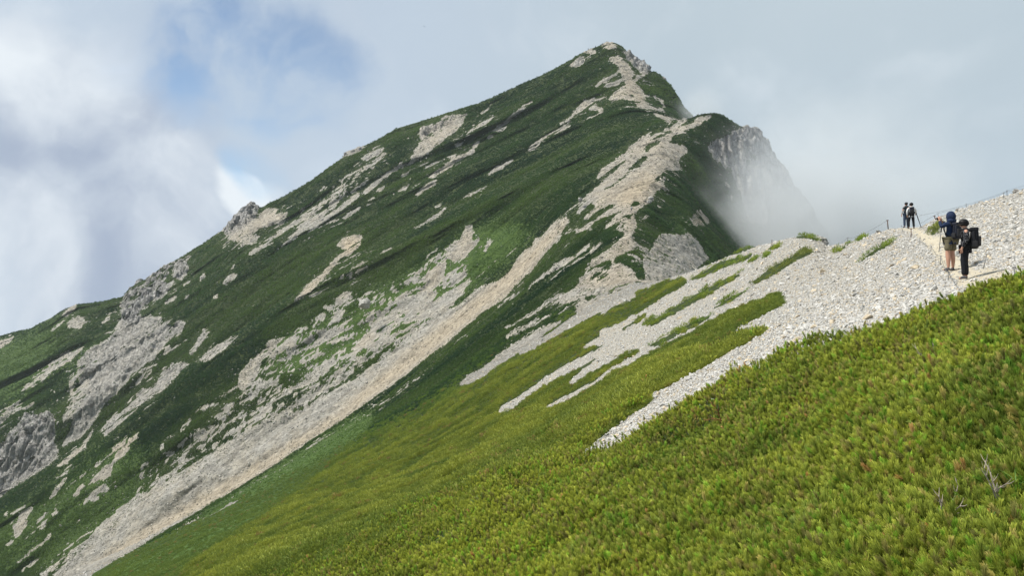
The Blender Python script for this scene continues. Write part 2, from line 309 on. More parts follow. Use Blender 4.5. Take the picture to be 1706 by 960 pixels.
far_(1.15,*z,[(80,740),(130,650),(240,580),(330,520),(380,460),(450,400),(520,360),(620,340),(740,280),(860,200),(880,200),(760,300),(920,250),(980,200),(1100,170),(1000,240),(900,290),(760,340),(700,400),(740,380),(720,420),(860,450),(880,490),(800,570),(820,650),(760,660),(640,760),(680,800),(600,840),(560,930),(500,960),(40,960),(140,880),(280,780),(400,680),(500,600),(540,560),(510,530),(440,560),(360,640),(300,720),(200,760),(100,860),(0,910),(0,890),(80,820),(200,720),(330,600),(400,540),(330,560),(200,640),(130,700)],
     [(590,160),(700,190),(760,200),(720,240),(640,190)], tan=.3)
far_(0.72,*z,[(440,30),(520,60),(700,140),(560,130),(500,90)])
for p in P(*z,[(300,880),(400,770),(520,700),(620,690),(560,820),(480,900),(380,960),(260,960)]): fill(tan_, p, .75)
FARVEG = P(*z,[(480,490),(520,440),(620,395),(640,410),(560,470),(520,495)],[(540,400),(600,360),(720,310),(770,310),(680,360),(600,390)],[(540,795),(600,740),(680,660),(820,660),(740,690),(640,750)],[(630,655),(700,600),(720,605),(660,650)],[(390,960),(410,940),(460,945),(450,960)])
z = (960,300,5.333)
far_(1.15,*z,[(160,190),(230,130),(330,60),(440,0),(790,0),(700,60),(640,130),(690,180),(580,230),(540,262),(500,320),(540,390),(500,480),(480,520),(540,560),(520,600),(440,640),(340,700),(330,740),(420,770),(520,850),(620,910),(540,910),(400,930),(340,960),(0,960),(60,880),(150,820),(300,810),(330,750),(300,700),(200,740),(80,790),(160,720),(280,640),(380,560),(430,510),(440,470),(380,460),(460,400),(430,370),(360,440),(420,360),(470,320),(460,300),(340,390),(250,450),(280,400),(380,310),(480,270),(390,270),(280,320),(180,370),(0,480),(0,460),(140,370),(270,290),(400,210),(340,200),(220,240),(70,350),(190,230)],tan=.45)
far_(.85,*z,[(0,560),(60,500),(130,440),(40,520)],[(0,680),(60,620),(130,570),(60,640)],[(120,660),(150,600),(250,540),(180,620)],[(570,360),(640,320),(620,345)],[(10,290),(60,220),(150,140),(300,20),(340,0),(370,0),(280,70),(170,150),(80,240),(20,300)])
far_(.74,*z,[(560,600),(640,620),(660,760),(620,860),(580,760)])
far_(.9,*z,[(700,600),(690,560),(780,490),(850,480),(920,500),(1000,470),(1080,540),(1130,640),(1180,690),(1100,760),(960,830),(860,900),(760,920),(640,960),(600,900),(640,860),(600,720),(640,660)])
far_(.85,*z,[(1030,390),(1050,300),(1100,280),(1180,370),(1160,400),(1060,400)],tan=.8)
FARISLES = FARVEG + P(*z,[(345,690),(460,640),(560,610),(590,640),(600,880),(560,890),(480,820),(420,770),(350,745)],[(110,885),(170,830),(295,815),(300,840),(230,880),(150,895)],[(230,780),(300,705),(325,740),(300,790),(250,800)],[(350,950),(380,920),(520,905),(610,915),(560,945),(420,955)],
                      [(470,245),(500,205),(560,190),(560,220),(510,245)],[(430,330),(470,305),(505,320),(490,350),(450,350)])
far_(1,950,180,3.0,[(690,200),(740,160),(820,130),(880,95),(960,110),(965,150),(1000,155),(1010,200),(1040,220),(1040,280),(1090,300),(1120,350),(1165,390),(1210,470),(1220,580),(900,580),(850,400),(800,300),(740,270)],cr=.75)
# brighter herbs and grass: foot of the near slope and the meadow patches of the far face
for p, val in [([(120,960),(300,880),(373,830),(500,750),(584,694),(640,668),(620,720),(500,820),(420,880),(330,940),(300,964)], 1),
          ([(560,520),(700,440),(800,370),(870,360),(900,380),(850,440),(780,490),(640,590),(500,640),(420,620),(470,560)], .75),
          ([(0,850),(60,830),(160,740),(260,720),(240,850),(110,940),(0,964)], .6),
          ([(0,560),(120,515),(110,560),(60,620),(60,690),(0,700)], .6), ([(1120,350),(1165,340),(1150,440),(1090,430)], .6),
          ([(60,600),(200,560),(190,620),(120,640),(40,700)], .5)]:
    fill(bright, p, val)
sharp = lambda b, s: blur(b, s)
mx = farr.copy()
for dy in (-1, 0, 1):
    for dx in (-1, 0, 1):
        mx = np.maximum(mx, np.roll(np.roll(farr, dy, 0), dx, 1))
farr = np.where(mx > .6, mx, farr)
for p in FARISLES: fill(farr, p, 0, 'set')
mxn = near.copy()
for dy in (-1, 0, 1):
    for dx in (-1, 0, 1):
        mxn = np.maximum(mxn, np.roll(np.roll(near, dy, 0), dx, 1))
near[:, :1010] = np.where(mxn[:, :1010] > .9, mxn[:, :1010], near[:, :1010])
near, farr = sharp(near, 1.2), .68 * sharp(farr, .9) + .42 * sharp(farr, 2.6)
path_, tan_, crag, bright = sharp(path_, 3), sharp(tan_, 5), sharp(crag, 3), sharp(bright, 14)

iu = np.clip(UU, 0, W_ - 1.001); iv = np.clip(VV, 0, H_ - 1.001)
def samp(b):
    x0, y0 = iu.astype(int), iv.astype(int)
    fx, fy = iu - x0, iv - y0
    return (b[y0, x0] * (1 - fx) * (1 - fy) + b[y0, np.minimum(x0 + 1, W_ - 1)] * fx * (1 - fy)
            + b[np.minimum(y0 + 1, H_ - 1), x0] * (1 - fx) * fy + b[np.minimum(y0 + 1, H_ - 1), np.minimum(x0 + 1, W_ - 1)] * fx * fy)
row = np.arange(NR)[:, None] * np.ones((1, NC))
is_near = row < ROW0[7] - 8
pine_front = row < ROW0[3]                      # the slope the viewpoint stands over
mn, mf = samp(near), samp(farr)
raw = np.where(is_near, mn, mf)
raw = np.where((UU < 1060) & ~pine_front, np.maximum(mn, mf), raw)
raw = np.where((row < ROW0[3] - 2), 0, raw)
hidden_back = row > ROW0[13] + 3
raw = np.where(hidden_back, .4, raw)
raw = np.where((DD > 165) & (raw > .5), raw + .02, raw)
s1 = fbm(X * .035, Y * .15, Z * .035, 4, seed=21, gain=.65)
s2 = np.where(DD > 165, fbm(X * .10, Y * .33, Z * .10, 4, seed=23, gain=.75), fbm(X * .22, Y * .8, Z * .25, 4, seed=24, gain=.75))
s3 = fbm(X * .9, Y * 1.5, Z * .9, 2, seed=25)
s4 = fbm(X * .24, Y * .8, Z * .24, 4, seed=29, gain=.75)
fine = np.where(DD > 165, .38 * s1 + .42 * s2 + .62 * s4, .25 * s2 + .35 * s3)
amp = np.where(DD > 165, .78, .30)
wide = samp(blur(np.minimum(farr, 1), 20))
st1 = sstep(.88, .97, 1 - np.abs(fbm(X * .016, Y * .20, Z * .012, 3, seed=81, gain=.45)))
st2 = sstep(.86, .96, 1 - np.abs(fbm(X * .020, Y * .16, Z * .015, 3, seed=83, gain=.5)))
brk = sstep(-.30, .15, fbm(X * .08, Y * .10, Z * .08, 3, seed=85))
farzone = (DD > 165) & ~hidden_back
raw = np.where(farzone & (raw < .6), np.maximum(raw, (.35 + .45 * st1) * st1 * brk * sstep(.06, .22, wide)), raw)
raw = np.where(farzone & (raw > .6) & (raw < 1.17), raw - .62 * st2 * sstep(-.3, .1, -fbm(X * .05, Y * .08, Z * .05, 2, seed=87)), raw)
edge = np.where((raw < .03), .45, np.where(raw > 1.2, .45, np.where(raw > .9, np.where(DD > 165, .9, .5), 1.0)))
rock = sstep(.42, .56, raw + amp * edge * fine)
rock = np.where((raw < .015), sstep(.62, .85, .35 * s1 + .6 * s2) * .9 * (DD > 200), rock)
tanv, cragv, pathv, brightv = samp(tan_), samp(crag), samp(path_) * is_near * (row > ROW0[3]), samp(bright)
tanv = np.where(is_near, 0, tanv); cragv = np.where(is_near, 0, cragv)
# rocky ground is rough
rough = rock * np.where(DD > 165, 1.0 + 1.6 * cragv, .10) * (1 - pathv)
zs = fbm(X * .20, Y * .5, Z * .25, 4, seed=31, gain=.62)
zs2 = fbm(X * .12, Y * .12, Z * .12, 4, seed=33, gain=.6)
Z = Z + rough * np.where(DD > 165, .95 * zs + 1.2 * np.abs(zs2) * cragv * 2, fbm(X * 1.2, Y * 1.2, Z * 1.2, 3, seed=35))
Y = Y + np.where(DD > 165, 4.5 * cragv * rock * (1 - 2 * np.abs(fbm(X * .16, Y * .05, Z * .06, 4, seed=37))), 0)
# ------------------------------------------------------------------ node helpers
def mat(name):
    m = bpy.data.materials.new(name); m.use_nodes = True
    nt = m.node_tree; nt.nodes.clear()
    return m, nt
def N(nt, t, **kw):
    n = nt.nodes.new(t)
    for k, v in kw.items():
        if k in n.inputs.keys() if isinstance(k, str) else False:
            n.inputs[k].default_value = v
        else:
            setattr(n, k, v)
    return n
def link(nt, a, b): nt.links.new(a, b)
def mixc(nt, f, a, b, blend='MIX'):
    n = nt.nodes.new('ShaderNodeMix'); n.data_type = 'RGBA'; n.blend_type = blend
    for s, v in ((0, f), (6, a), (7, b)):
        if hasattr(v, 'links'): nt.links.new(v, n.inputs[s])
        else: n.inputs[s].default_value = v if s == 0 else (*v, 1) if len(v) == 3 else v
    return n.outputs[2]
def mth(nt, op, a, b=None, c=None, clamp=False):
    n = nt.nodes.new('ShaderNodeMath'); n.operation = op; n.use_clamp = clamp
    for i, v in enumerate((a, b, c)):
        if v is None: continue
        if hasattr(v, 'links'): nt.links.new(v, n.inputs[i])
        else: n.inputs[i].default_value = v
    return n.outputs[0]
def rng_map(nt, x, a, b, c=0.0, d=1.0, smooth=False):
    n = nt.nodes.new('ShaderNodeMapRange'); n.clamp = True
    if smooth: n.interpolation_type = 'SMOOTHSTEP'
    nt.links.new(x, n.inputs[0])
    for i, v in enumerate((a, b, c, d)): n.inputs[i + 1].default_value = v
    return n.outputs[0]
def attr(nt, name, kind='GEOMETRY'):
    n = nt.nodes.new('ShaderNodeAttribute'); n.attribute_name = name; n.attribute_type = kind
    return n
def noise(nt, vec, scale, detail=6, rough=.6):
    n = nt.nodes.new('ShaderNodeTexNoise'); n.inputs['Scale'].default_value = scale
    n.inputs['Detail'].default_value = detail; n.inputs['Roughness'].default_value = rough
    nt.links.new(vec, n.inputs['Vector'])
    return n.outputs[0]
def bsdf(nt, col, rough=.9, normal=None, spec=.2):
    b = nt.nodes.new('ShaderNodeBsdfPrincipled'); o = nt.nodes.new('ShaderNodeOutputMaterial')
    if hasattr(col, 'links'): nt.links.new(col, b.inputs['Base Color'])
    else: b.inputs['Base Color'].default_value = (*col, 1)
    b.inputs['Roughness'].default_value = rough
    b.inputs['Specular IOR Level'].default_value = spec
    if normal is not None: nt.links.new(normal, b.inputs['Normal'])
    nt.links.new(b.outputs[0], o.inputs[0])
    return b
def plain(name, col, rough=.8, var=.12, scale=14., spec=.2):
    m, nt = mat(name)
    tc = nt.nodes.new('ShaderNodeTexCoord')
    f = noise(nt, tc.outputs['Object'], scale, 4)
    c = mixc(nt, f, [x * (1 - var * 2) for x in col], [min(1, x * (1 + var * 2)) for x in col])
    bsdf(nt, c, rough, spec=spec)
    return m

# ------------------------------------------------------------------ ground material
def ground_material():
    m, nt = mat('mountain_ground')
    tc = nt.nodes.new('ShaderNodeTexCoord'); ob = tc.outputs['Object']
    mp = nt.nodes.new('ShaderNodeMapping'); mp.inputs['Scale'].default_value = (.35, 1.0, .45); link(nt, ob, mp.inputs[0])
    st = mp.outputs[0]
    far = attr(nt, 'far').outputs['Fac']; rock = attr(nt, 'rock').outputs['Fac']
    tan = attr(nt, 'tan').outputs['Fac']; cr = attr(nt, 'crag').outputs['Fac']; pth = attr(nt, 'path').outputs['Fac']
    br = attr(nt, 'bright').outputs['Fac']
    n1 = noise(nt, st, .55, 10, .72)          # broad to fine, drawn out along the slope
    n2 = noise(nt, ob, 6.5, 8, .7)
    n3 = noise(nt, ob, .12, 5, .6)
    nn = mixc(nt, far, n2, n1)
    vor = nt.nodes.new('ShaderNodeTexVoronoi'); vor.feature = 'F1'; vor.inputs['Scale'].default_value = 9.0
    link(nt, ob, vor.inputs['Vector'])
    vor2 = nt.nodes.new('ShaderNodeTexVoronoi'); vor2.feature = 'F1'; vor2.inputs['Scale'].default_value = 1.1
    link(nt, st, vor2.inputs['Vector'])
    vc = mixc(nt, far, vor.outputs['Color'], vor2.outputs['Color'])
    sep = nt.nodes.new('ShaderNodeSeparateColor'); link(nt, vc, sep.inputs[0])
    tone = mth(nt, 'ADD', mth(nt, 'MULTIPLY', rng_map(nt, nn, .32, .68), .6), mth(nt, 'MULTIPLY', sep.outputs[0], .4))
    pale = mixc(nt, tone, (.13, .123, .108), (.41, .392, .348))
    tint = mixc(nt, rng_map(nt, n3, .42, .62), pale, mixc(nt, tone, (.17, .145, .105), (.44, .395, .305)))
    pale = mixc(nt, .45, pale, tint)
    ve = nt.nodes.new('ShaderNodeTexVoronoi'); ve.feature = 'DISTANCE_TO_EDGE'; ve.inputs['Scale'].default_value = .42
    wv = nt.nodes.new('ShaderNodeVectorMath'); wv.operation = 'MULTIPLY_ADD'
    nv = nt.nodes.new('ShaderNodeTexNoise'); nv.inputs['Scale'].default_value = .5; nv.inputs['Detail'].default_value = 4; link(nt, st, nv.inputs['Vector'])
    link(nt, nv.outputs['Color'], wv.inputs[0]); wv.inputs[1].default_value = (2.2, 2.2, 2.2)
    mq = nt.nodes.new('ShaderNodeMapping'); mq.inputs['Scale'].default_value = (1.0, .5, .38); mq.inputs['Rotation'].default_value = (0, R(28), 0); link(nt, ob, mq.inputs[0]); link(nt, mq.outputs[0], wv.inputs[2])
    link(nt, wv.outputs[0], ve.inputs['Vector'])
    crack = mth(nt, 'MULTIPLY', rng_map(nt, ve.outputs['Distance'], 0, .16, 1, 0), mth(nt, 'ADD', mth(nt, 'MULTIPLY', cr, .6), mth(nt, 'MULTIPLY', far, .22)))
    crg = mixc(nt, tone, (.095, .094, .093), (.40, .39, .37))
    c = mixc(nt, cr, pale, crg)
    c = mixc(nt, tan, c, mixc(nt, tone, (.21, .17, .115), (.47, .39, .275)))
    c = mixc(nt, pth, c, mixc(nt, tone, (.31, .272, .20), (.50, .45, .35)))
    c = mixc(nt, crack, c, (.045, .045, .045))
    soil = mixc(nt, rng_map(nt, nn, .35, .65), (.016, .026, .009), (.045, .062, .018))
    herb = mixc(nt, rng_map(nt, nn, .35, .65), (.03, .062, .012), (.075, .125, .025))
    soil = mixc(nt, br, soil, herb)
    k = mth(nt, 'ADD', rock, mth(nt, 'MULTIPLY', mth(nt, 'SUBTRACT', nn, .5), 1.1))
    k = rng_map(nt, k, .42, .58, smooth=True)
    col = mixc(nt, k, soil, c)
    bp = nt.nodes.new('ShaderNodeBump'); bp.inputs['Strength'].default_value = .8
    link(nt, mixc(nt, far, vor.outputs['Distance'], n1), bp.inputs['Height'])
    link(nt, mth(nt, 'ADD', mth(nt, 'MULTIPLY', far, 1.3), .05), bp.inputs['Distance'])
    bsdf(nt, col, .93, bp.outputs[0], .15)
    return m
GROUND = ground_material()

# ------------------------------------------------------------------ ground meshes cut out of one survey grid
def grid_object(name, facemask):
    """facemask: (NR-1, NC-1) bool. One mesh of those quads."""
    q = np.argwhere(facemask)
    a = q[:, 0] * NC + q[:, 1]
    quads = np.stack([a, a + 1, a + NC + 1, a + NC], axis=1)
    used, inv = np.unique(quads.ravel(), return_inverse=True)
    co = np.stack([X.ravel()[used], Y.ravel()[used], Z.ravel()[used]], axis=1)
    me = bpy.data.meshes.new(name)
    me.vertices.add(len(used)); me.vertices.foreach_set('co', co.ravel().astype(np.float32))
    nq = len(quads)
    me.loops.add(nq * 4); me.loops.foreach_set('vertex_index', inv.astype(np.int32).ravel())
    me.polygons.add(nq); me.polygons.foreach_set('loop_start', np.arange(0, nq * 4, 4, dtype=np.int32))
    me.polygons.foreach_set('use_smooth', np.ones(nq, bool))
    me.update(); me.validate()
    for nm, arr in (('rock', rock), ('tan', tanv), ('crag', cragv), ('path', pathv), ('bright', brightv), ('far', sstep(110, 200, DD))):
        at_ = me.attributes.new(nm, 'FLOAT', 'POINT')
        at_.data.foreach_set('value', arr.ravel()[used].astype(np.float32))
    me.materials.append(GROUND)
    o = bpy.data.objects.new(name, me); COL.objects.link(o)
    o['kind'] = 'structure'
    return o
cell = lambda a: (a[:-1, :-1] + a[1:, :-1] + a[:-1, 1:] + a[1:, 1:]) / 4
fr, fp = cell(row), cell(pathv)
m_near = fr < ROW0[7]
m_path = m_near & (fp > .5)
hillside = grid_object('hillside', m_near & ~m_path)
mountain = grid_object('mountain', ~m_near)
trail = grid_object('trail', m_path)

# ground lookup used to set things down where they stand
def ground_at(u, v, lo=0, hi=1e9):
    """first ground point met at column u, row v of the survey within a span of distances"""
    j = int(np.argmin(np.abs(U - u)))
    vv, dd = VVd[:, j], DD[:, j]
    ok = np.nonzero((dd >= lo) & (dd <= hi))[0]
    k = ok[np.argmax(vv[ok] <= v)] if (vv[ok] <= v).any() else ok[np.argmin(vv[ok])]
    t = 0
    if k > 0 and vv[k - 1] > v >= vv[k]:
        t = (vv[k - 1] - v) / max(1e-6, vv[k - 1] - vv[k])
        a, b = (X[k-1, j], Y[k-1, j], Z[k-1, j]), (X[k, j], Y[k, j], Z[k, j])
        return Vector(a).lerp(Vector(b), t)
    return Vector((X[k, j], Y[k, j], Z[k, j]))
VVd = CY - Z / Y * F
from mathutils.bvhtree import BVHTree
def _bvh():
    st = 2
    sub = np.stack([X[::st, ::st], Y[::st, ::st], Z[::st, ::st]], -1)
    r, c = sub.shape[:2]
    a = (np.arange(r - 1)[:, None] * c + np.arange(c - 1)[None]).ravel()
    return BVHTree.FromPolygons([tuple(p) for p in sub.reshape(-1, 3)], np.stack([a, a + 1, a + c + 1, a + c], 1).tolist())
BVH = _bvh()
def drop(x, y):
    h = BVH.ray_cast(Vector((x, y, 400)), Vector((0, 0, -1)))
    return h[0].z if h[0] else 0.0

# ------------------------------------------------------------------ scattering
gx = np.gradient(np.stack([X, Y, Z], -1), axis=1); gy = np.gradient(np.stack([X, Y, Z], -1), axis=0)
NRM = np.cross(gx, gy); NRM /= np.linalg.norm(NRM, axis=-1, keepdims=True) + 1e-12
NRM[NRM[..., 2] < 0] *= -1
dv = VVd[:-1] - VVd[1:]; du = np.diff(U)
cellw = np.where(dv > 0, dv, -.12 * dv)[:, :-1] * du[None]
cellw *= np.where((U[:-1] > -30) & (U[:-1] < 1736), 1, np.where((U[:-1] > -500) & (U[:-1] < 2500), .25, .015))[None]
cellw *= np.where((cell(VVd) < 1010) & (cell(VVd) > 0), 1, .12)
# what lies behind a nearer crest needs less
runmin = np.minimum.accumulate(VVd, axis=0)
cellw *= np.where(VVd[:-1, :-1] > runmin[:-1, :-1] + 12, .15, 1)

def pick(n, w):
    w = w.ravel() / w.sum()
    idx = rng.choice(w.size, size=n, p=w)
    i, j = idx // (NC - 1), idx % (NC - 1)
    s, t = rng.random(n)[:, None], rng.random(n)[:, None]
    G = lambda A: (A[i, j] * (1 - s[:, 0]) * (1 - t[:, 0]) + A[i + 1, j] * s[:, 0] * (1 - t[:, 0]) + A[i, j + 1] * (1 - s[:, 0]) * t[:, 0] + A[i + 1, j + 1] * s[:, 0] * t[:, 0])
    p = np.stack([G(X), G(Y), G(Z)], -1)
    nn = NRM[i, j]
    return p, nn, i, j, G

def eulers(nrm, spin, jitter=.25):
    n = nrm + rng.normal(0, jitter, nrm.shape)
    n /= np.linalg.norm(n, axis=1, keepdims=True)
    ref = np.where(np.abs(n[:, :1]) < .9, np.array([[1., 0, 0]]), np.array([[0, 1., 0]]))
    a = np.cross(ref, n); a /= np.linalg.norm(a, axis=1, keepdims=True)
    b = np.cross(n, a)
    c, s = np.cos(spin)[:, None], np.sin(spin)[:, None]
    a2, b2 = a * c + b * s, -a * s + b * c
    return np.stack([np.arctan2(b2[:, 2], n[:, 2]), np.arcsin(np.clip(-a2[:, 2], -1, 1)), np.arctan2(a2[:, 1], a2[:, 0])], 1)

def scatter(name, pts, rot, scl, which, col, protos, gain=1.0):
    col = col * gain
    pc = bpy.data.collections.new(name + '_kinds')
    for o in protos: pc.objects.link(o)
    me = bpy.data.meshes.new(name); me.vertices.add(len(pts))
    me.vertices.foreach_set('co', pts.astype(np.float32).ravel())
    for nm, ty, arr, key in (('rot', 'FLOAT_VECTOR', rot, 'vector'), ('scl', 'FLOAT', scl, 'value'), ('which', 'INT', which, 'value'), ('tone', 'FLOAT_VECTOR', col, 'vector')):
        a = me.attributes.new(nm, ty, 'POINT')
        a.data.foreach_set(key, np.asarray(arr).astype(np.int32 if ty == 'INT' else np.float32).ravel())
    o = bpy.data.objects.new(name, me); COL.objects.link(o); o['kind'] = 'stuff'
    ng = bpy.data.node_groups.new(name + '_spread', 'GeometryNodeTree')
    ng.interface.new_socket('Geometry', in_out='INPUT', socket_type='NodeSocketGeometry')
    ng.interface.new_socket('Geometry', in_out='OUTPUT', socket_type='NodeSocketGeometry')
    gi, go = ng.nodes.new('NodeGroupInput'), ng.nodes.new('NodeGroupOutput')
    ip = ng.nodes.new('GeometryNodeInstanceOnPoints'); ci = ng.nodes.new('GeometryNodeCollectionInfo')
    ci.inputs['Collection'].default_value = pc; ci.inputs['Separate Children'].default_value = True; ci.inputs['Reset Children'].default_value = True
    ip.inputs['Pick Instance'].default_value = True
    def na(nm, ty):
        n = ng.nodes.new('GeometryNodeInputNamedAttribute'); n.data_type = ty; n.inputs['Name'].default_value = nm
        return n.outputs['Attribute']
    L = ng.links.new
    L(gi.outputs[0], ip.inputs['Points']); L(ci.outputs[0], ip.inputs['Instance'])
    L(na('which', 'INT'), ip.inputs['Instance Index']); L(na('rot', 'FLOAT_VECTOR'), ip.inputs['Rotation']); L(na('scl', 'FLOAT'), ip.inputs['Scale'])
    L(ip.outputs[0], go.inputs[0])
    md = o.modifiers.new('spread', 'NODES'); md.node_group = ng
    return o

def mesh_obj(name, V, Fc, material, link_to=None, smooth=False, attrs=None):
    me = bpy.data.meshes.new(name)
    V = np.asarray(V, np.float32); Fc = np.asarray(Fc, np.int32)
    me.vertices.add(len(V)); me.vertices.foreach_set('co', V.ravel())
    k = Fc.shape[1]
    me.loops.add(Fc.size); me.loops.foreach_set('vertex_index', Fc.ravel())
    me.polygons.add(len(Fc)); me.polygons.foreach_set('loop_start', np.arange(0, Fc.size, k, dtype=np.int32))
    if smooth: me.polygons.foreach_set('use_smooth', np.ones(len(Fc), bool))
    me.update()
    for nm, arr in (attrs or {}).items():
        a = me.attributes.new(nm, 'FLOAT', 'POINT'); a.data.foreach_set('value', np.asarray(arr, np.float32))
    if material: me.materials.append(material)
    o = bpy.data.objects.new(name, me)
    if link_to is not None: link_to.objects.link(o)
    return o

# leaf material: instance tone x per-vertex tip value, some light through the leaf
def leaf_material(name, source='INSTANCER'):
    m, nt = mat(name)
    tone = attr(nt, 'tone', source).outputs['Color'] if source else None
    tip = attr(nt, 'tip').outputs['Fac']
    woody = attr(nt, 'woody').outputs['Fac']
    c = tone if tone is not None else attr(nt, 'tone').outputs['Color']
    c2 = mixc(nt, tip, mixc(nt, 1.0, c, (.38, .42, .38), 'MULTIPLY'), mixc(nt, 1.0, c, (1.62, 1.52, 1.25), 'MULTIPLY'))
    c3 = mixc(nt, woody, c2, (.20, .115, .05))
    b = nt.nodes.new('ShaderNodeBsdfPrincipled'); link(nt, c3, b.inputs['Base Color']); b.inputs['Roughness'].default_value = .55
    b.inputs['Specular IOR Level'].default_value = .25
    t = nt.nodes.new('ShaderNodeBsdfTranslucent'); link(nt, c3, t.inputs[0])
    mx = nt.nodes.new('ShaderNodeMixShader'); mx.inputs[0].default_value = .38
    o = nt.nodes.new('ShaderNodeOutputMaterial')
    link(nt, b.outputs[0], mx.inputs[1]); link(nt, t.outputs[0], mx.inputs[2]); link(nt, mx.outputs[0], o.inputs[0])
    return m
LEAF = leaf_material('pine_needles')

def needles(n, base, axis, length, width, spread, r):
    """n flat needles as quads around a shoot; returns verts, faces, tip, woody"""
    V, Fq, T, Wd = [], [], [], []
    axis = axis / np.linalg.norm(axis)
    ref = np.array([1., 0, 0]) if abs(axis[0]) < .8 else np.array([0, 1., 0])
    a = np.cross(axis, ref); a /= np.linalg.norm(a); b = np.cross(axis, a)
    for i in range(n):
        h = r.random() ** .7
        ph = r.random() * 2 * np.pi
        out = np.cos(ph) * a + np.sin(ph) * b
        sp = spread * (1.15 - .75 * h) * r.uniform(.7, 1.2)
        d = axis * np.cos(sp) + out * np.sin(sp)
        L = length * r.uniform(.75, 1.1)
        p0 = base + axis * length * 1.1 * h
        p1 = p0 + d * L
        s = np.cross(d, r.normal(size=3)); s /= np.linalg.norm(s); s *= width / 2
        k = len(V)
        V += [p0 - s * .6, p0 + s * .6, p1 + s * .7, p1 - s * .7]
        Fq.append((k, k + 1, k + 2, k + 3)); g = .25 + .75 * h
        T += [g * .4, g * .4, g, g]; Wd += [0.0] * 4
    # the shoot itself
    k = len(V); e = base + axis * length * 1.25
    q = length * .045
    V += [base - a * q, base + a * q, e + a * q * .6, e - a * q * .6, base - b * q, base + b * q, e + b * q * .6, e - b * q * .6]
    Fq += [(k, k + 1, k + 2, k + 3), (k + 4, k + 5, k + 6, k + 7)]; T += [.3] * 8; Wd += [1.0] * 8
    return V, Fq, T, Wd

def spray(name, shoots, n, length, width, radius, height, seed, up=.9):
    r = np.random.default_rng(seed)
    V, Fq, T, Wd = [], [], [], []
    for s in range(shoots):
        ph = r.random() * 2 * np.pi; q = radius * np.sqrt(r.random())
        base = np.array([np.cos(ph) * q, np.sin(ph) * q, height * (1 - .6 * (q / radius) ** 2) * r.uniform(.25, 1.0) - .04])
        ax = np.array([np.cos(ph) * q / radius * .6, np.sin(ph) * q / radius * .6, up]) + r.normal(0, .22, 3)
        v, f, t, w = needles(n, base, ax, length * r.uniform(.8, 1.15), width, .46, r)
        lum = r.uniform(.5, 1.0); t = [x * lum for x in t]
        k = len(V); V += v; T += t; Wd += w
        Fq += [tuple(x + k for x in g) for g in f]
    return mesh_obj(name, V, Fq, LEAF, None, attrs=dict(tip=T, woody=Wd))

def clump(name, leaves, size, lw, ll, seed, flat=.6, material=None):
    """a small mound of leaf blades pointing up and out"""
    r = np.random.default_rng(seed)
    V, Fq, T, Wd = [], [], [], []
    for i in range(leaves):
        d = r.normal(size=3); d[2] = abs(d[2]) * 1.1 + .05; d /= np.linalg.norm(d)
        q = r.uniform(.55, 1.0)
        p = d * np.array([size / 2, size / 2, size * flat]) * q * (1 + .25 * np.sin(5 * d[0] + seed) * np.cos(4 * d[1] - seed))
        dirn = d + np.array([0, 0, .55]) + r.normal(0, .35, 3); dirn /= np.linalg.norm(dirn)
        s = np.cross(dirn, r.normal(size=3)); s /= np.linalg.norm(s)
        L = ll * r.uniform(.7, 1.25); w = lw * r.uniform(.7, 1.2) / 2
        k = len(V)
        V += [p - s * w * .7, p + s * w * .7, p + dirn * L + s * w * .5, p + dirn * L - s * w * .5]
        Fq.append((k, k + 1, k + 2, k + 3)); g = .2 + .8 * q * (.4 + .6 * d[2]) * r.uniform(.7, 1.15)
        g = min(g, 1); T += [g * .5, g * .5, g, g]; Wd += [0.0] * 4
    return np.array(V), np.array(Fq), np.array(T), np.array(Wd)

def clump_obj(name, *a, **k):
    V, Fq, T, Wd = clump(name, *a, **k)
    return mesh_obj(name, V, Fq, LEAF, None, attrs=dict(tip=T, woody=Wd))

VEGK = 2.4
STRIPBUF = np.zeros((H_, W_))
for _p in STRIPS.values(): fill(STRIPBUF, _p, 1)
vegw = cellw * (cell(rock) < .55) * np.where((fr > ROW0[3]) & (fr < ROW0[7]) & (cell(samp(blur(STRIPBUF, .8))) > .4), 0, 1)
dC = cell(DD); bC = cell(brightv)
lowveg = sstep(.45, .75, bC)

def mixrgb(a, b, t):
    t = np.asarray(t)[:, None]
    return np.array(a)[None] * (1 - t) + np.array(b)[None] * t

# 1  dwarf pine round the viewpoint, shoot by shoot
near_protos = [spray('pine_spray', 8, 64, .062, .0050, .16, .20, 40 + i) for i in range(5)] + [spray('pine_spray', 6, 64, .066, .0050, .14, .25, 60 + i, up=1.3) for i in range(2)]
w = vegw * (dC < 34) * (dC > 2.2) * (1 - sstep(22, 34, dC) * .75)
n1 = 44000
p, nr, i, j, G = pick(n1, w)
d = np.linalg.norm(p, axis=1)
hv = fbm(p[:, 0] * .55, p[:, 1] * .55, p[:, 2] * .3, 3, seed=51)
p = p + np.array([0, 0, 1.]) * (.07 + .26 * hv[:, None]) * sstep(2.5, 5, d)[:, None]
scl = rng.uniform(.75, 1.2, n1) * np.clip(.84 + d * .014, .86, 1.25)
h2 = fbm(p[:, 0] * .9, p[:, 1] * .9, p[:, 2] * .9, 3, seed=53); h3 = rng.random(n1)
h4 = fbm(p[:, 0] * .22, p[:, 1] * .16, p[:, 2] * .2, 3, seed=54)
t = np.clip(.5 + .45 * h2 + .45 * h4 + .25 * hv + (h3 - .5) * .55, 0, 1)
col = mixrgb((.064, .086, .017), (.134, .148, .026), t)
olive = rng.random(n1) < .16; col[olive] = mixrgb((.085, .085, .030), (.135, .120, .040), rng.random(olive.sum()))
fresh = rng.random(n1) < .10; col[fresh] *= np.array([.85, 1.18, .9])
dry = rng.random(n1) < .006 + .014 * (h2 > .45)
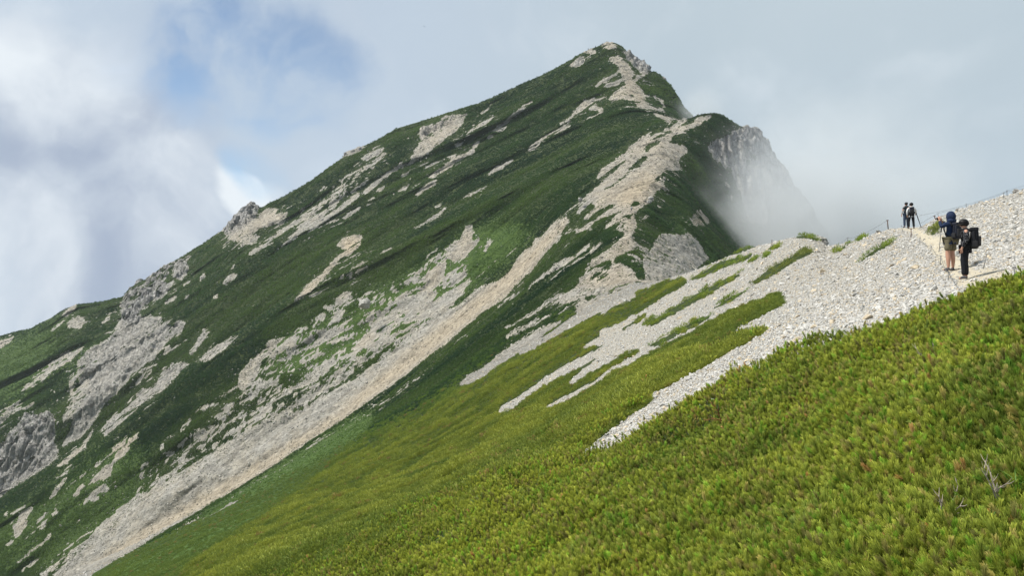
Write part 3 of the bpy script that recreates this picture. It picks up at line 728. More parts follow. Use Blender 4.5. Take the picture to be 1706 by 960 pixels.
col[dry] = mixrgb((.13, .10, .04), (.20, .12, .055), rng.random(dry.sum()))
PINE1 = (p, eulers(nr * .5 + np.array([0, 0, .6]), rng.random(n1) * 6.28, .22), scl, rng.integers(0, 7, n1), col)
scatter('pine_thicket', *PINE1, near_protos, 3.5)

# 2  dwarf pine on the near shoulder
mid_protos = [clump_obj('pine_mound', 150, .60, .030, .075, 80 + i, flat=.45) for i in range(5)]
RN = blur(rock, 1.2)
w = vegw * (cell(RN) < np.where(U[:-1] > 1000, .55, .30)[None]) * (dC >= 19) * (dC < 210) * (1 - .8 * sstep(165, 210, dC)) * sstep(17, 30, dC)
n2 = 62000
p, nr, i, j, G = pick(n2, w)
d = p[:, 1]
hb = G(brightv)
bush = fbm(p[:, 0] * .30, p[:, 1] * .30, p[:, 2] * .30, 3, seed=55)
p = p + np.array([0, 0, 1.]) * (.20 * np.clip(bush, -.8, 1))[:, None] * (1 - sstep(.01, .12, G(blur(rock, 4.0))))[:, None] * (1 - sstep(.4, .8, hb))[:, None]
scl = rng.uniform(.55, 1.3, n2) * np.clip(.75 + d * .0058, .8, 1.7) * (1 + .35 * bush) * (1 - .45 * sstep(.02, .25, G(blur(rock, 4.0)))) * (1 - .45 * sstep(.4, .8, hb))
h2 = fbm(p[:, 0] * .12, p[:, 1] * .25, p[:, 2] * .12, 4, seed=57); h3 = rng.random(n2)
t = np.clip(.5 + .55 * h2 + .45 * bush + (h3 - .5) * .55, 0, 1)
painted_sun = sstep(230, 90, d)  # sunlit tone painted in by distance, giving way to cloud shade farther off
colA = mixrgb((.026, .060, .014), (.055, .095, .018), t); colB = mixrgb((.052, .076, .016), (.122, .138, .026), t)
col = colA * (1 - painted_sun[:, None]) + colB * painted_sun[:, None]
colg = mixrgb((.046, .072, .018), (.076, .104, .026), t)
hb = sstep(.4, .8, hb)[:, None]
col = col * (1 - hb) + colg * hb
dry = rng.random(n2) < .02
col[dry] = np.array([.12, .085, .035])
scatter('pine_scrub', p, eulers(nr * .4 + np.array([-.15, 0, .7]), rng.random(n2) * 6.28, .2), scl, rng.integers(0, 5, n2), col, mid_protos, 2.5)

# 3  dwarf pine and alder over the far face
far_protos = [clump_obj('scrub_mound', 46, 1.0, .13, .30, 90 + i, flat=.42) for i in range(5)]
RD = blur(rock, 1.0); RW = blur(rock, 7.0)
w = cellw * np.where(cell(RD) < .33, 1, np.where(cell(brightv) > .2, .22, .13) * (1 - sstep(.75, 1.0, cell(RW)))) * (dC >= 170) * sstep(165, 215, dC) * (1 - .45 * lowveg)
n3 = 210000
p, nr, i, j, G = pick(n3, w)
hb = sstep(.4, .8, G(brightv))
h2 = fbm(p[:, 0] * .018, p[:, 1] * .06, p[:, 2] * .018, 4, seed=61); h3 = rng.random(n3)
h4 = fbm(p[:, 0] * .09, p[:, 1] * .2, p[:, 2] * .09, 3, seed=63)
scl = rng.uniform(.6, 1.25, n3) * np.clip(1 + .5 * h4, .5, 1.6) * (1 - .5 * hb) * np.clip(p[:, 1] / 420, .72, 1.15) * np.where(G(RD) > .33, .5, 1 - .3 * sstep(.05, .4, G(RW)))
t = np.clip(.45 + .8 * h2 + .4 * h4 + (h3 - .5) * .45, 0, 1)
col = mixrgb((.011, .029, .014), (.031, .060, .020), t)  # greens darkened to carry the cloud shade lying over the mountain
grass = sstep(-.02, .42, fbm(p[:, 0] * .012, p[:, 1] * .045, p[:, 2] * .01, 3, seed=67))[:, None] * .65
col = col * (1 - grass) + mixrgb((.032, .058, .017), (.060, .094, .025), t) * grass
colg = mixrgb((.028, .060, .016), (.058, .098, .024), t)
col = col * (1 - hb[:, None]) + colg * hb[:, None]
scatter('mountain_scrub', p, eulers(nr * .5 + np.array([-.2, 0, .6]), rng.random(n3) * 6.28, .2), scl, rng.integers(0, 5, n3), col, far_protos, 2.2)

# ------------------------------------------------------------------ stones
def stone_mesh(seed, n=14, squash=(1, .75, .5)):
    r = np.random.default_rng(seed)
    bm = bmesh.new()
    for k in range(n):
        d = r.normal(size=3); d /= np.linalg.norm(d)
        bm.verts.new(Vector(d * np.array(squash) * r.uniform(.38, .52)))
    bmesh.ops.convex_hull(bm, input=bm.verts)
    for v in [v for v in bm.verts if not v.link_faces]: bm.verts.remove(v)
    me = bpy.data.meshes.new('stone'); bm.to_mesh(me); bm.free()
    return me
def stone_material(source, name):
    m, nt = mat(name)
    tc = nt.nodes.new('ShaderNodeTexCoord')
    tone = attr(nt, 'tone', source).outputs['Color'] if source else None
    n = noise(nt, tc.outputs['Object'], 5.0, 6, .65)
    f = rng_map(nt, n, .3, .7, .62, 1.22)
    base = tone if tone is not None else None
    if base is None:
        rgb = nt.nodes.new('ShaderNodeRGB'); rgb.outputs[0].default_value = (.40, .385, .35, 1); base = rgb.outputs[0]
    cv = nt.nodes.new('ShaderNodeCombineColor')
    for k in range(3): link(nt, f, cv.inputs[k])
    c = mixc(nt, 1.0, base, cv.outputs[0], 'MULTIPLY')
    bp = nt.nodes.new('ShaderNodeBump'); bp.inputs['Strength'].default_value = .5; link(nt, n, bp.inputs['Height'])
    bsdf(nt, c, .9, bp.outputs[0], .15)
    return m
STONE = stone_material('INSTANCER', 'scree_stone')
ROCKM = stone_material(None, 'pale_boulder')
stone_protos = []
for k in range(8):
    me = stone_mesh(200 + k, squash=(1, random.uniform(.6, .9), random.uniform(.35, .7))); me.materials.append(STONE)
    stone_protos.append(bpy.data.objects.new('stone', me))
w = cellw * (cell(rock) > .55) * (dC < 170) * (1 - .88 * (fp > .35)) * (dC > 9)
n4 = 200000
p, nr, i, j, G = pick(n4, w)
d = np.linalg.norm(p, axis=1)
scl = np.clip(.035 + .0012 * d, .04, .22) * np.exp(rng.normal(0, .55, n4)) * .70
scl = np.clip(scl, .02, .6)
big = rng.random(n4) < .004; scl[big] *= 2.2
t = np.clip(rng.normal(.6, .22, n4), 0, 1)
col = mixrgb((.29, .282, .265), (.54, .527, .49), t)
warm = rng.random(n4) < .14; col[warm] *= np.array([1.08, .94, .74])
scatter('scree_stones', p + nr * (scl * .08)[:, None], eulers(nr, rng.random(n4) * 6.28, .35), scl, rng.integers(0, 8, n4), col, stone_protos)
# bigger blocks on the far screes
w = cellw * np.where(cell(rock) > .5, 1, .35 * sstep(.06, .5, cell(RW)) + .004) * (dC >= 170)
n5 = 42000
p, nr, i, j, G = pick(n5, w)
scl = np.clip(.62 * np.exp(rng.normal(0, .45, n5)), .25, 2.6) * p[:, 1] / 380
t = np.clip(rng.normal(.5, .25, n5), 0, 1); cg = G(cragv)[:, None]; tn = G(tanv)[:, None]
col = mixrgb((.16, .153, .137), (.44, .42, .375), t) * (1 - .35 * cg)
col = col * (1 - tn * .8) + mixrgb((.22, .18, .12), (.46, .38, .27), t) * tn * .8
scatter('scree_blocks', p, eulers(nr, rng.random(n5) * 6.28, .35), scl, rng.integers(0, 8, n5), col, stone_protos)
# ------------------------------------------------------------------ things
def tag(o, label=None, cat=None, group=None, kind=None):
    for k, v in (('label', label), ('category', cat), ('group', group), ('kind', kind)):
        if v: o[k] = v
    return o
def empty(name, loc, rz=0.0):
    o = bpy.data.objects.new(name, None); COL.objects.link(o); o.location = loc; o.rotation_euler = (0, 0, rz); o.empty_display_size = .2
    return o
def adopt(child, parent):
    child.parent = parent
    return child
def bake(o):
    """replace a modified object's mesh by its evaluated mesh"""
    dg = bpy.context.evaluated_depsgraph_get(); dg.update()
    me = bpy.data.meshes.new_from_object(o.evaluated_get(dg), depsgraph=dg)
    o.modifiers.clear(); old = o.data; o.data = me
    bpy.data.meshes.remove(old)
    for p in me.polygons: p.use_smooth = True
    return o
def skin(name, nodes, edges, material, sub=2, flat=1.0):
    """a body or garment grown round a skeleton: nodes {key: (x, y, z, rx[, ry])}"""
    keys = list(nodes); ix = {k: i for i, k in enumerate(keys)}
    me = bpy.data.meshes.new(name)
    me.from_pydata([nodes[k][:3] for k in keys], [(ix[a], ix[b]) for a, b in edges], [])
    o = bpy.data.objects.new(name, me); COL.objects.link(o)
    md = o.modifiers.new('skin', 'SKIN'); md.use_smooth_shade = True; md.branch_smoothing = .6
    for k in keys:
        r = nodes[k][3:]
        me.skin_vertices[0].data[ix[k]].radius = (r[0], r[1] if len(r) > 1 else r[0])
    me.skin_vertices[0].data[0].use_root = True
    s = o.modifiers.new('sub', 'SUBSURF'); s.levels = sub; s.render_levels = sub
    bake(o)
    o.data.materials.clear(); o.data.materials.append(material)
    return o
def blob_obj(name, c, r, material, seg=20, warp=0.0, seed=1, cut=None):
    bm = bmesh.new(); bmesh.ops.create_uvsphere(bm, u_segments=seg, v_segments=seg // 2 + 2, radius=1)
    rr = random.Random(seed)
    ph = [rr.random() * 6 for _ in range(3)]
    for v in bm.verts:
        k = 1 + warp * math.sin(5 * v.co.x + ph[0]) * math.cos(4 * v.co.z + ph[1])
        v.co = Vector((v.co.x * r[0] * k + c[0], v.co.y * r[1] * k + c[1], v.co.z * r[2] * k + c[2]))
    if cut:
        bmesh.ops.delete(bm, geom=[v for v in bm.verts if cut(v.co)], context='VERTS')
    for f in bm.faces: f.smooth = True
    me = bpy.data.meshes.new(name); bm.to_mesh(me); bm.free(); me.materials.append(material)
    o = bpy.data.objects.new(name, me); COL.objects.link(o)
    return o
def soft_box(name, c, s, material, bev=.35, sub=2, taper=1.0):
    bm = bmesh.new(); bmesh.ops.create_cube(bm, size=1)
    for v in bm.verts:
        t = taper if v.co.z > 0 else 1
        v.co = Vector((v.co.x * s[0] * t, v.co.y * s[1] * t, v.co.z * s[2]))
    bmesh.ops.bevel(bm, geom=list(bm.edges), offset=min(s) * bev, segments=4, affect='EDGES', profile=.6)
    for v in bm.verts: v.co += Vector(c)
    for f in bm.faces: f.smooth = True
    me = bpy.data.meshes.new(name); bm.to_mesh(me); bm.free(); me.materials.append(material)
    o = bpy.data.objects.new(name, me); COL.objects.link(o)
    return o
def tube_bm(bm, pts, rad, seg=6):
    pts = [Vector(p) for p in pts]; rings = []
    rads = rad if isinstance(rad, (list, tuple)) else [rad] * len(pts)
    for i, p in enumerate(pts):
        t = (pts[min(i + 1, len(pts) - 1)] - pts[max(i - 1, 0)]).normalized()
        a = t.cross(Vector((0, 0, 1)) if abs(t.z) < .9 else Vector((1, 0, 0))).normalized(); b = t.cross(a)
        rings.append([bm.verts.new(p + (a * math.cos(2 * math.pi * k / seg) + b * math.sin(2 * math.pi * k / seg)) * rads[i]) for k in range(seg)])
    for i in range(len(rings) - 1):
        for k in range(seg):
            bm.faces.new((rings[i][k], rings[i][(k + 1) % seg], rings[i + 1][(k + 1) % seg], rings[i + 1][k]))
    bm.faces.new(rings[0][::-1]); bm.faces.new(rings[-1])
def tube(name, pts, rad, material, seg=6):
    bm = bmesh.new(); tube_bm(bm, pts, rad, seg)
    for f in bm.faces: f.smooth = True
    me = bpy.data.meshes.new(name); bm.to_mesh(me); bm.free(); me.materials.append(material)
    o = bpy.data.objects.new(name, me); COL.objects.link(o)
    return o

M_SKIN = plain('skin', (.42, .235, .165), .55, .06)
M_NAVY = plain('navy_cloth', (.012, .022, .055), .8, .15)
M_KHAKI = plain('khaki_cloth', (.115, .10, .062), .85, .12)
M_BLACK = plain('black_cloth', (.010, .011, .014), .85, .15)
M_PACK = plain('pack_cloth', (.013, .015, .024), .7, .2)
M_JEANS = plain('denim', (.035, .05, .085), .85, .15)
M_TEAL = plain('dark_green_cloth', (.022, .038, .045), .85, .15)
M_WHITE = plain('white_cloth', (.62, .62, .62), .85, .06)
M_HAIR = plain('hair', (.008, .007, .007), .5, .2)
M_SHOE = plain('shoe', (.075, .075, .08), .8, .2)
M_METAL = plain('grey_metal', (.16, .16, .155), .5, .15)
M_RUST = plain('rusty_iron', (.085, .045, .03), .85, .25)
M_ROPE = plain('rope_fibre', (.12, .125, .13), .9, .2)
M_STRAP = plain('strap', (.02, .02, .022), .7, .2)
M_EYE = plain('eye', (.02, .015, .012), .3, .05)
M_LIP = plain('lip', (.30, .12, .10), .5, .05)
M_GLASS = plain('phone_case', (.012, .012, .014), .3, .05)
M_TWIG = plain('bare_wood', (.34, .29, .235), .85, .25, 30)
M_RED = plain('dead_needles', (.26, .115, .05), .85, .2, 30)
M_BLADE = plain('grass_blade', (.085, .17, .03), .6, .2, 20)
def dotted():
    m, nt = mat('black_dotted_cloth')
    tc = nt.nodes.new('ShaderNodeTexCoord'); v = nt.nodes.new('ShaderNodeTexVoronoi'); v.inputs['Scale'].default_value = 26; v.inputs['Randomness'].default_value = .35
    link(nt, tc.outputs['Object'], v.inputs['Vector'])
    bsdf(nt, mixc(nt, rng_map(nt, v.outputs['Distance'], .20, .30), (.32, .32, .33), (.010, .011, .014)), .85)
    return m
M_DOT = dotted()

def hand(nodes, edges, side, wrist, d, back, curl, tag_):
    """palm, four fingers and a thumb; d along the hand, back = direction out of the back of the hand"""
    d = Vector(d).normalized(); back = Vector(back).normalized(); across = d.cross(back).normalized()
    wrist = Vector(wrist)
    palm = wrist + d * .055
    nodes['palm' + tag_] = (*palm, .036, .018); edges.append(('wrist' + tag_, 'palm' + tag_))
    for f, (off, ln) in enumerate(((-.027, .068), (-.009, .078), (.009, .074), (.027, .058))):
        a = palm + across * off * side + d * .035
        b = a + (d * math.cos(curl * .6) - back * math.sin(curl * .6)) * ln * .5
        c = b + (d * math.cos(curl * 1.6) - back * math.sin(curl * 1.6)) * ln * .5
        ks = [f'f{f}{n}{tag_}' for n in 'abc']
        for k, p, r in zip(ks, (a, b, c), (.010, .009, .008)): nodes[k] = (*p, r)
        edges += [('palm' + tag_, ks[0]), (ks[0], ks[1]), (ks[1], ks[2])]
    a = wrist + d * .03 - across * .03 * side
    b = a + (d * .7 - across * side * .6 - back * .3 * curl).normalized() * .035
    c = b + (d - back * .5 * curl).normalized() * .028
    for k, p, r in zip(('ta', 'tb', 'tc'), (a, b, c), (.012, .010, .009)): nodes[k + tag_] = (*p, r)
    edges += [('palm' + tag_, 'ta' + tag_), ('ta' + tag_, 'tb' + tag_), ('tb' + tag_, 'tc' + tag_)]

def person(loc, rz, scale, label, pose, wear, group=None, fine=True):
    """pose: joint positions in the person's own frame (facing +y, 1.72 m tall); wear: {garment: material}"""
    root = empty('person', loc, rz); root.scale = (scale,) * 3
    tag(root, label, 'person', group)
    J = dict(pelvis=(0, 0, .93), spine=(0, .0, 1.10), chest=(0, -.01, 1.29), collar=(0, -.015, 1.40), neck=(0, .0, 1.475), head=(0, .02, 1.555), crown=(0, .015, 1.64), top=(0, .005, 1.685),
             shoL=(-.19, -.01, 1.395), elbL=(-.25, -.03, 1.13), wriL=(-.225, .05, .90), shoR=(.19, -.01, 1.395), elbR=(.25, -.03, 1.13), wriR=(.225, .05, .90),
             hipL=(-.09, 0, .90), kneL=(-.105, .025, .50), ankL=(-.11, 0, .085), toeL=(-.125, .15, .035), heelL=(-.11, -.045, .04),
             hipR=(.09, 0, .90), kneR=(.105, .025, .50), ankR=(.11, 0, .085), toeR=(.125, .15, .035), heelR=(.11, -.045, .04),
             hdL=(0, .1, -1), hbL=(-1, 0, 0), hdR=(0, .1, -1), hbR=(1, 0, 0), curlL=.4, curlR=.4)
    J.update(pose)
    g = lambda k, *r: (*J[k], *r)
    n = dict(pelvis=g('pelvis', .145, .11), spine=g('spine', .135, .10), chest=g('chest', .16, .115), collar=g('collar', .12, .085), neck=g('neck', .056), head=g('head', .066, .078), crown=g('crown', .078, .094), top=g('top', .05, .06))
    e = [('pelvis', 'spine'), ('spine', 'chest'), ('chest', 'collar'), ('collar', 'neck'), ('neck', 'head'), ('head', 'crown'), ('crown', 'top')]
    for s, sg in (('L', -1), ('R', 1)):
        n['sho' + s] = g('sho' + s, .066); n['elb' + s] = g('elb' + s, .045); n['wrist' + s] = g('wri' + s, .027)
        n['hip' + s] = g('hip' + s, .10); n['kne' + s] = g('kne' + s, .064); n['ank' + s] = g('ank' + s, .036); n['toe' + s] = g('toe' + s, .024, .02); 
        k, a = Vector(J['kne' + s]), Vector(J['ank' + s]); c = k.lerp(a, .3) + Vector((0, -.018, 0)); n['calf' + s] = (*c, .069)
        h = Vector(J['hip' + s]); c = h.lerp(k, .45); n['thigh' + s] = (*c, .09)
        e += [('collar', 'sho' + s), ('sho' + s, 'elb' + s), ('elb' + s, 'wrist' + s), ('pelvis', 'hip' + s), ('hip' + s, 'thigh' + s), ('thigh' + s, 'kne' + s), ('kne' + s, 'calf' + s), ('calf' + s, 'ank' + s), ('ank' + s, 'toe' + s)]
        if fine: hand(n, e, sg, J['wri' + s], J['hd' + s], J['hb' + s], J['curl' + s], s)
    n0 = dict(n)
    if 'top' in wear:                       # leaner under the clothes
        for k in ['pelvis', 'spine', 'chest', 'collar', 'shoL', 'shoR'] + (['elbL', 'elbR'] if wear.get('sleeve', 'long') == 'long' else []):
            n[k] = (*n[k][:3], *[r * .72 for r in n[k][3:]])
    if 'legs' in wear:
        for k in ['hip', 'thigh'] + ([] if wear.get('leg_len') == 'short' else ['kne', 'calf']):
            for s in 'LR': n[k + s] = (*n[k + s][:3], n[k + s][3] * .75)
    hd = Vector(J['head'])
    if fine:
        n['nose'] = (hd.x, hd.y + .098, hd.z + .012, .012); e.append(('head', 'nose'))
        n['earL'] = (hd.x - .078, hd.y - .005, hd.z + .01, .014); n['earR'] = (hd.x + .078, hd.y - .005, hd.z + .01, .014)
        e += [('head', 'earL'), ('head', 'earR')]
    body = skin('body', n, e, M_SKIN, 2 if fine else 1); adopt(body, root)
    if fine:
        for sx in (-.03, .03): adopt(blob_obj('eye', (hd.x + sx, hd.y + .078, hd.z + .035), (.011, .008, .007), M_EYE, 8), root)
        adopt(blob_obj('mouth', (hd.x, hd.y + .082, hd.z - .038), (.022, .008, .006), M_LIP, 8), root)
    def grow(keys, add): return {k: (*v[:3], *[r + (add[k] if isinstance(add, dict) and k in add else add if not isinstance(add, dict) else .012) for r in v[3:]]) for k, v in n0.items() if k in keys}
    if 'top' in wear:
        ks = {'pelvis', 'spine', 'chest', 'collar', 'shoL', 'shoR'}
        sl = wear.get('sleeve', 'long')
        gg = grow(ks, .022); hem = Vector(J['pelvis']) + Vector((0, -.005, -.095)); gg['hem'] = (*hem, .185, .145)
        gg = {'pelvis': gg.pop('pelvis'), **gg}
        ee = [('pelvis', 'hem'), ('pelvis', 'spine'), ('spine', 'chest'), ('chest', 'collar'), ('collar', 'shoL'), ('collar', 'shoR')]
        c2 = Vector(J['collar']).lerp(Vector(J['neck']), .45); gg['throat'] = (*c2, .078); ee.append(('collar', 'throat'))
        for s in 'LR':
            a, b, w_ = Vector(J['sho' + s]), Vector(J['elb' + s]), Vector(J['wri' + s])
            if sl == 'long':
                gg['elb' + s] = (*b, .064); gg['mid' + s] = (*a.lerp(b, .5), .074); c = b.lerp(w_, .93); gg['cuf' + s] = (*c, .041)
                ee += [('sho' + s, 'mid' + s), ('mid' + s, 'elb' + s), ('elb' + s, 'cuf' + s)]
            else:
                c = a.lerp(b, .62); gg['slv' + s] = (*c, .066); ee.append(('sho' + s, 'slv' + s))
        adopt(skin(wear.get('top_name', 'jacket'), gg, ee, wear['top'], 2 if fine else 1), root)
        if fine: adopt(blob_obj('shirt_collar', (0, J['collar'][1] + .005, 1.435), (.115, .092, .06), wear['top'], 18, .02, 9), root)
    if 'legs' in wear:
        short = wear.get('leg_len', 'long') == 'short'
        gg = grow({'pelvis', 'hipL', 'hipR', 'thighL', 'thighR'}, .016)
        gg = {'pelvis': gg.pop('pelvis'), **gg}
        ee = []
        for s in 'LR':
            ee += [('pelvis', 'hip' + s), ('hip' + s, 'thigh' + s)]
            k, a = Vector(J['kne' + s]), Vector(J['ank' + s])
            if short:
                c = Vector(J['hip' + s]).lerp(k, .80); gg['hem' + s] = (*c, .112); ee.append(('thigh' + s, 'hem' + s))
            else:
                gg['kne' + s] = (*k, .082); c = k.lerp(a, .35); gg['calf' + s] = (*(c + Vector((0, -.012, 0))), .080); c = k.lerp(a, .94); gg['hem' + s] = (*c, .072)
                ee += [('thigh' + s, 'kne' + s), ('kne' + s, 'calf' + s), ('calf' + s, 'hem' + s)]
        adopt(skin('shorts' if short else 'trousers', gg, ee, wear['legs'], 2 if fine else 1), root)
    if 'sock' in wear:
        for s in 'LR':
            k, a = Vector(J['kne' + s]), Vector(J['ank' + s])
            adopt(tube('sock', [a, a.lerp(k, .2), a.lerp(k, .42)], [.047, .052, .066], wear['sock'], 10), root)
    for s in 'LR':
        a, t, hl = Vector(J['ank' + s]), Vector(J['toe' + s]), Vector(J['heel' + s])
        if fine or True:
            gg = {'a': (*(a + Vector((0, -.005, .01))), .054), 'b': (*(hl + Vector((0, .02, .012))), .050, .046), 'c': (*(hl.lerp(t, .6) + Vector((0, 0, .015))), .050, .044), 'd': (*t, .045, .034)}
            adopt(skin('shoe', gg, [('a', 'b'), ('a', 'c'), ('b', 'c'), ('c', 'd')], wear.get('shoe', M_SHOE), 2 if fine else 1), root)
    if 'hood' in wear:
        adopt(blob_obj('hood', (hd.x, hd.y - .02, hd.z + .045), (.128, .140, .165), wear['hood'], 24, .02, 3, cut=lambda c: c.y > hd.y + .075 and c.z < hd.z + .12), root)
        adopt(blob_obj('hood_collar', (hd.x, hd.y - .045, hd.z - .085), (.150, .115, .095), wear['hood'], 20, .03, 4), root)
    if 'hair' in wear:
        adopt(blob_obj('hair', (hd.x, hd.y - .012, hd.z + .062), (.098, .118, .108), wear['hair'], 20, .03, 5, cut=lambda c: c.y > hd.y + .075 and c.z < hd.z + .085), root)
    if 'hat' in wear:
        adopt(blob_obj('hat', (hd.x, hd.y - .004, hd.z + .085), (.122, .135, .115), wear['hat'], 22, .04, 6, cut=lambda c: c.z < hd.z + .015), root)
        o = blob_obj('hat_brim', (hd.x, hd.y + .02, hd.z + .035), (.140, .165, .028), wear['hat'], 22, .03, 7); adopt(o, root)
    if 'cap' in wear:
        adopt(blob_obj('cap', (hd.x, hd.y - .002, hd.z + .085), (.095, .112, .085), wear['cap'], 18, .0, 6, cut=lambda c: c.z < hd.z + .04), root)
    return root

def backpack(root_person, label, dims, mat_, lean=0.0, y=-.20, z=1.20):
    mw = Matrix.Translation(root_person.location) @ Matrix.Rotation(root_person.rotation_euler.z, 4, 'Z') @ Matrix.Scale(root_person.scale[0], 4)
    o = empty('backpack', root_person.location, root_person.rotation_euler.z); o.scale = root_person.scale
    tag(o, label, 'backpack')
    w_, d_, h_ = dims
    adopt(soft_box('pack_body', (0, y, z), (w_, d_, h_), mat_, .49, taper=.84), o)
    adopt(soft_box('top_lid', (0, y + .01, z + h_ * .46), (w_ * .86, d_ * .95, h_ * .20), mat_, .45), o)
    adopt(soft_box('front_pocket', (0, y - d_ * .52, z - h_ * .12), (w_ * .7, d_ * .34, h_ * .5), M_STRAP, .42), o)
    for s in (-1, 1):
        adopt(soft_box('side_pocket', (s * w_ * .5, y, z - h_ * .28), (.06, d_ * .7, h_ * .3), M_STRAP, .4), o)
        adopt(tube('shoulder_strap', [(s * .11, y + d_ * .45, z + h_ * .36), (s * .12, -.03, 1.455), (s * .125, .09, 1.38), (s * .13, .125, 1.24), (s * .15, .05, 1.06), (s * .12, y + d_ * .4, z - h_ * .35)], .022, M_STRAP), o)
    adopt(tube('hip_belt', [(-w_ * .4, y + d_ * .3, 1.0), (-.16, .0, .985), (-.08, .125, .975), (.08, .125, .975), (.16, 0, .985), (w_ * .4, y + d_ * .3, 1.0)], .018, M_STRAP), o)
    return o, mw

def stand(u, v, D0, lo, hi):
    p = ground_at(u, v, lo, hi)
    p.z = drop(p.x, p.y)
    return p

# hooded hiker taking a photograph
p1 = stand(1584.5, 452.0, 22, 17, 30)
H1 = dict(elbL=(-.335, .05, 1.285), wriL=(-.235, .185, 1.50), elbR=(.28, .16, 1.26), wriR=(-.02, .27, 1.49), hdL=(.05, .25, .9), hbL=(-.8, -.2, .1), hdR=(-.55, .2, .6), hbR=(.4, .5, .3), curlL=.9, curlR=.9,
          ankL=(-.105, 0, .085), ankR=(.12, .02, .085))
s1_ = 98.5 / 1265 * p1.y / 1.735
a = person(p1, R(24), s1_, 'hiker in navy hooded jacket and khaki shorts raising a phone', H1,
       dict(top=M_NAVY, hood=M_NAVY, legs=M_KHAKI, leg_len='short', shoe=M_SHOE))
bk1, mw1 = backpack(a, 'dark navy backpack worn by the hooded hiker in shorts', (.30, .17, .46), M_PACK, z=1.16)
ph = soft_box('phone', (0, 0, 0), (.155, .009, .076), M_GLASS, .3)
ph.location = mw1 @ Vector((-.125, .31, 1.555)); ph.rotation_euler = (0, R(4), R(24)); ph.scale = (s1_,) * 3
tag(ph, 'black phone held up level in the hooded hiker\'s hands', 'phone')
adopt(soft_box('camera_lens', (.05, -.006, .02), (.028, .006, .028), M_STRAP, .3), ph)
bt = empty('bottle', mw1 @ Vector((.185, -.20, 1.02)), R(24)); bt.scale = (s1_,) * 3
tag(bt, 'white bottle in the side pocket of the navy backpack', 'bottle')
adopt(tube('bottle_body', [(0, 0, 0), (0, 0, .02), (0, 0, .16), (0, 0, .19)], [.03, .035, .035, .018], M_WHITE, 10), bt)
adopt(tube('bottle_cap', [(0, 0, .191), (0, 0, .225)], [.02, .02], M_STRAP, 8), bt)

# hiker in black, side on
p2 = stand(1607.5, 466.0, 20.4, 15, 26)
H2 = dict(elbL=(-.245, -.02, 1.12), wriL=(-.23, .09, .905), elbR=(.25, -.03, 1.12), wriR=(.215, .10, .905), head=(0, .04, 1.55), crown=(0, .04, 1.635), top=(0, .03, 1.68),
          toeL=(-.11, .16, .035), toeR=(.115, .16, .035), ankL=(-.085, .03, .085), ankR=(.085, -.03, .085), heelR=(.085, -.075, .04), kneL=(-.09, .05, .5), kneR=(.09, .0, .5))
s2_ = 101.0 / 1265 * p2.y / 1.745
b = person(p2, R(62), s2_, 'hiker all in black with a dark hat, standing side on', H2,
       dict(top=M_DOT, top_name='shirt', legs=M_BLACK, hat=M_HAIR, hair=M_HAIR, shoe=M_SHOE))
backpack(b, 'large black backpack on the hiker dressed in black', (.34, .24, .58), M_BLACK, y=-.225, z=1.17)

# pair higher up on the crest
p3 = stand(1511.0, 377.5, 50, 44, 56); p4 = stand(1518.6, 381.5, 49, 42, 53)
c = person(p3, R(8), 43.5 / 1265 * p3.y / 1.735, 'hiker in dark t-shirt, white arm sleeve and jeans on the crest',
       dict(ankL=(-.13, .0, .085), ankR=(.13, .03, .085), kneL=(-.12, .03, .5), kneR=(.12, .04, .5), toeL=(-.15, .15, .035), toeR=(.15, .17, .035), heelL=(-.13, -.045, .04), heelR=(.13, -.02, .04), elbL=(-.27, -.02, 1.13), wriL=(-.31, .04, .90)),
       dict(top=M_TEAL, top_name='shirt', sleeve='short', legs=M_JEANS, cap=M_TEAL, hair=M_HAIR, shoe=M_BLACK))
for sd in (-1,):
    o = tube('arm_sleeve', [(-.225, -.018, 1.22), (-.27, -.02, 1.13), (-.305, .03, .95)], [.055, .052, .042], M_WHITE, 10); adopt(o, c)
backpack(c, 'small dark green backpack on the hiker in jeans', (.26, .14, .40), M_TEAL, y=-.17, z=1.2)
d_ = person(p4, R(-14), 43.8 / 1265 * p4.y / 1.735, 'hiker in white shirt and black trousers with a hat on the crest',
       dict(ankL=(-.13, .06, .085), kneL=(-.13, .07, .5), toeL=(-.15, .21, .035), heelL=(-.13, .01, .04), ankR=(.15, -.06, .085), kneR=(.13, .0, .5), toeR=(.17, .09, .035), heelR=(.15, -.105, .04), elbR=(.29, .0, 1.16), wriR=(.30, .16, 1.02), head=(.02, .04, 1.55), crown=(.02, .04, 1.64), top=(.02, .03, 1.68)),
       dict(top=M_WHITE, top_name='shirt', legs=M_BLACK, hat=M_HAIR, hair=M_HAIR, shoe=M_BLACK))
bk4, mw4 = backpack(d_, 'dark blue backpack on the hiker in a white shirt', (.29, .17, .44), M_PACK, y=-.19, z=1.19)
def pole(a_, b_, rad, label, material=M_METAL):
    """trekking pole from grip a_ to tip b_"""
    a_, b_ = Vector(a_), Vector(b_)
    o = empty('trekking_pole', b_); tag(o, label, 'trekking pole')
    L = a_ - b_
    adopt(tube('shaft', [(0, 0, 0) , L * .5, L * .86], [rad * .6, rad, rad * 1.1], material, 8), o)
    adopt(tube('grip', [L * .86, L * .93, L], [rad * 1.7, rad * 1.9, rad * 1.6], M_STRAP, 8), o)
    adopt(tube('basket', [L * .05, L * .055, L * .06], [rad * 1.2, rad * 3, rad * 1.2], M_STRAP, 10), o)
    return o
hr = mw4 @ Vector((.30, .16, 1.02))
pole(hr + Vector((0, 0, .14)), Vector((at(1533.6, 371, p4.y).x, p4.y - .1, drop(at(1533.6, 371, p4.y).x, p4.y - .1))), .024, 'dark trekking pole planted by the hiker in white', M_STRAP)
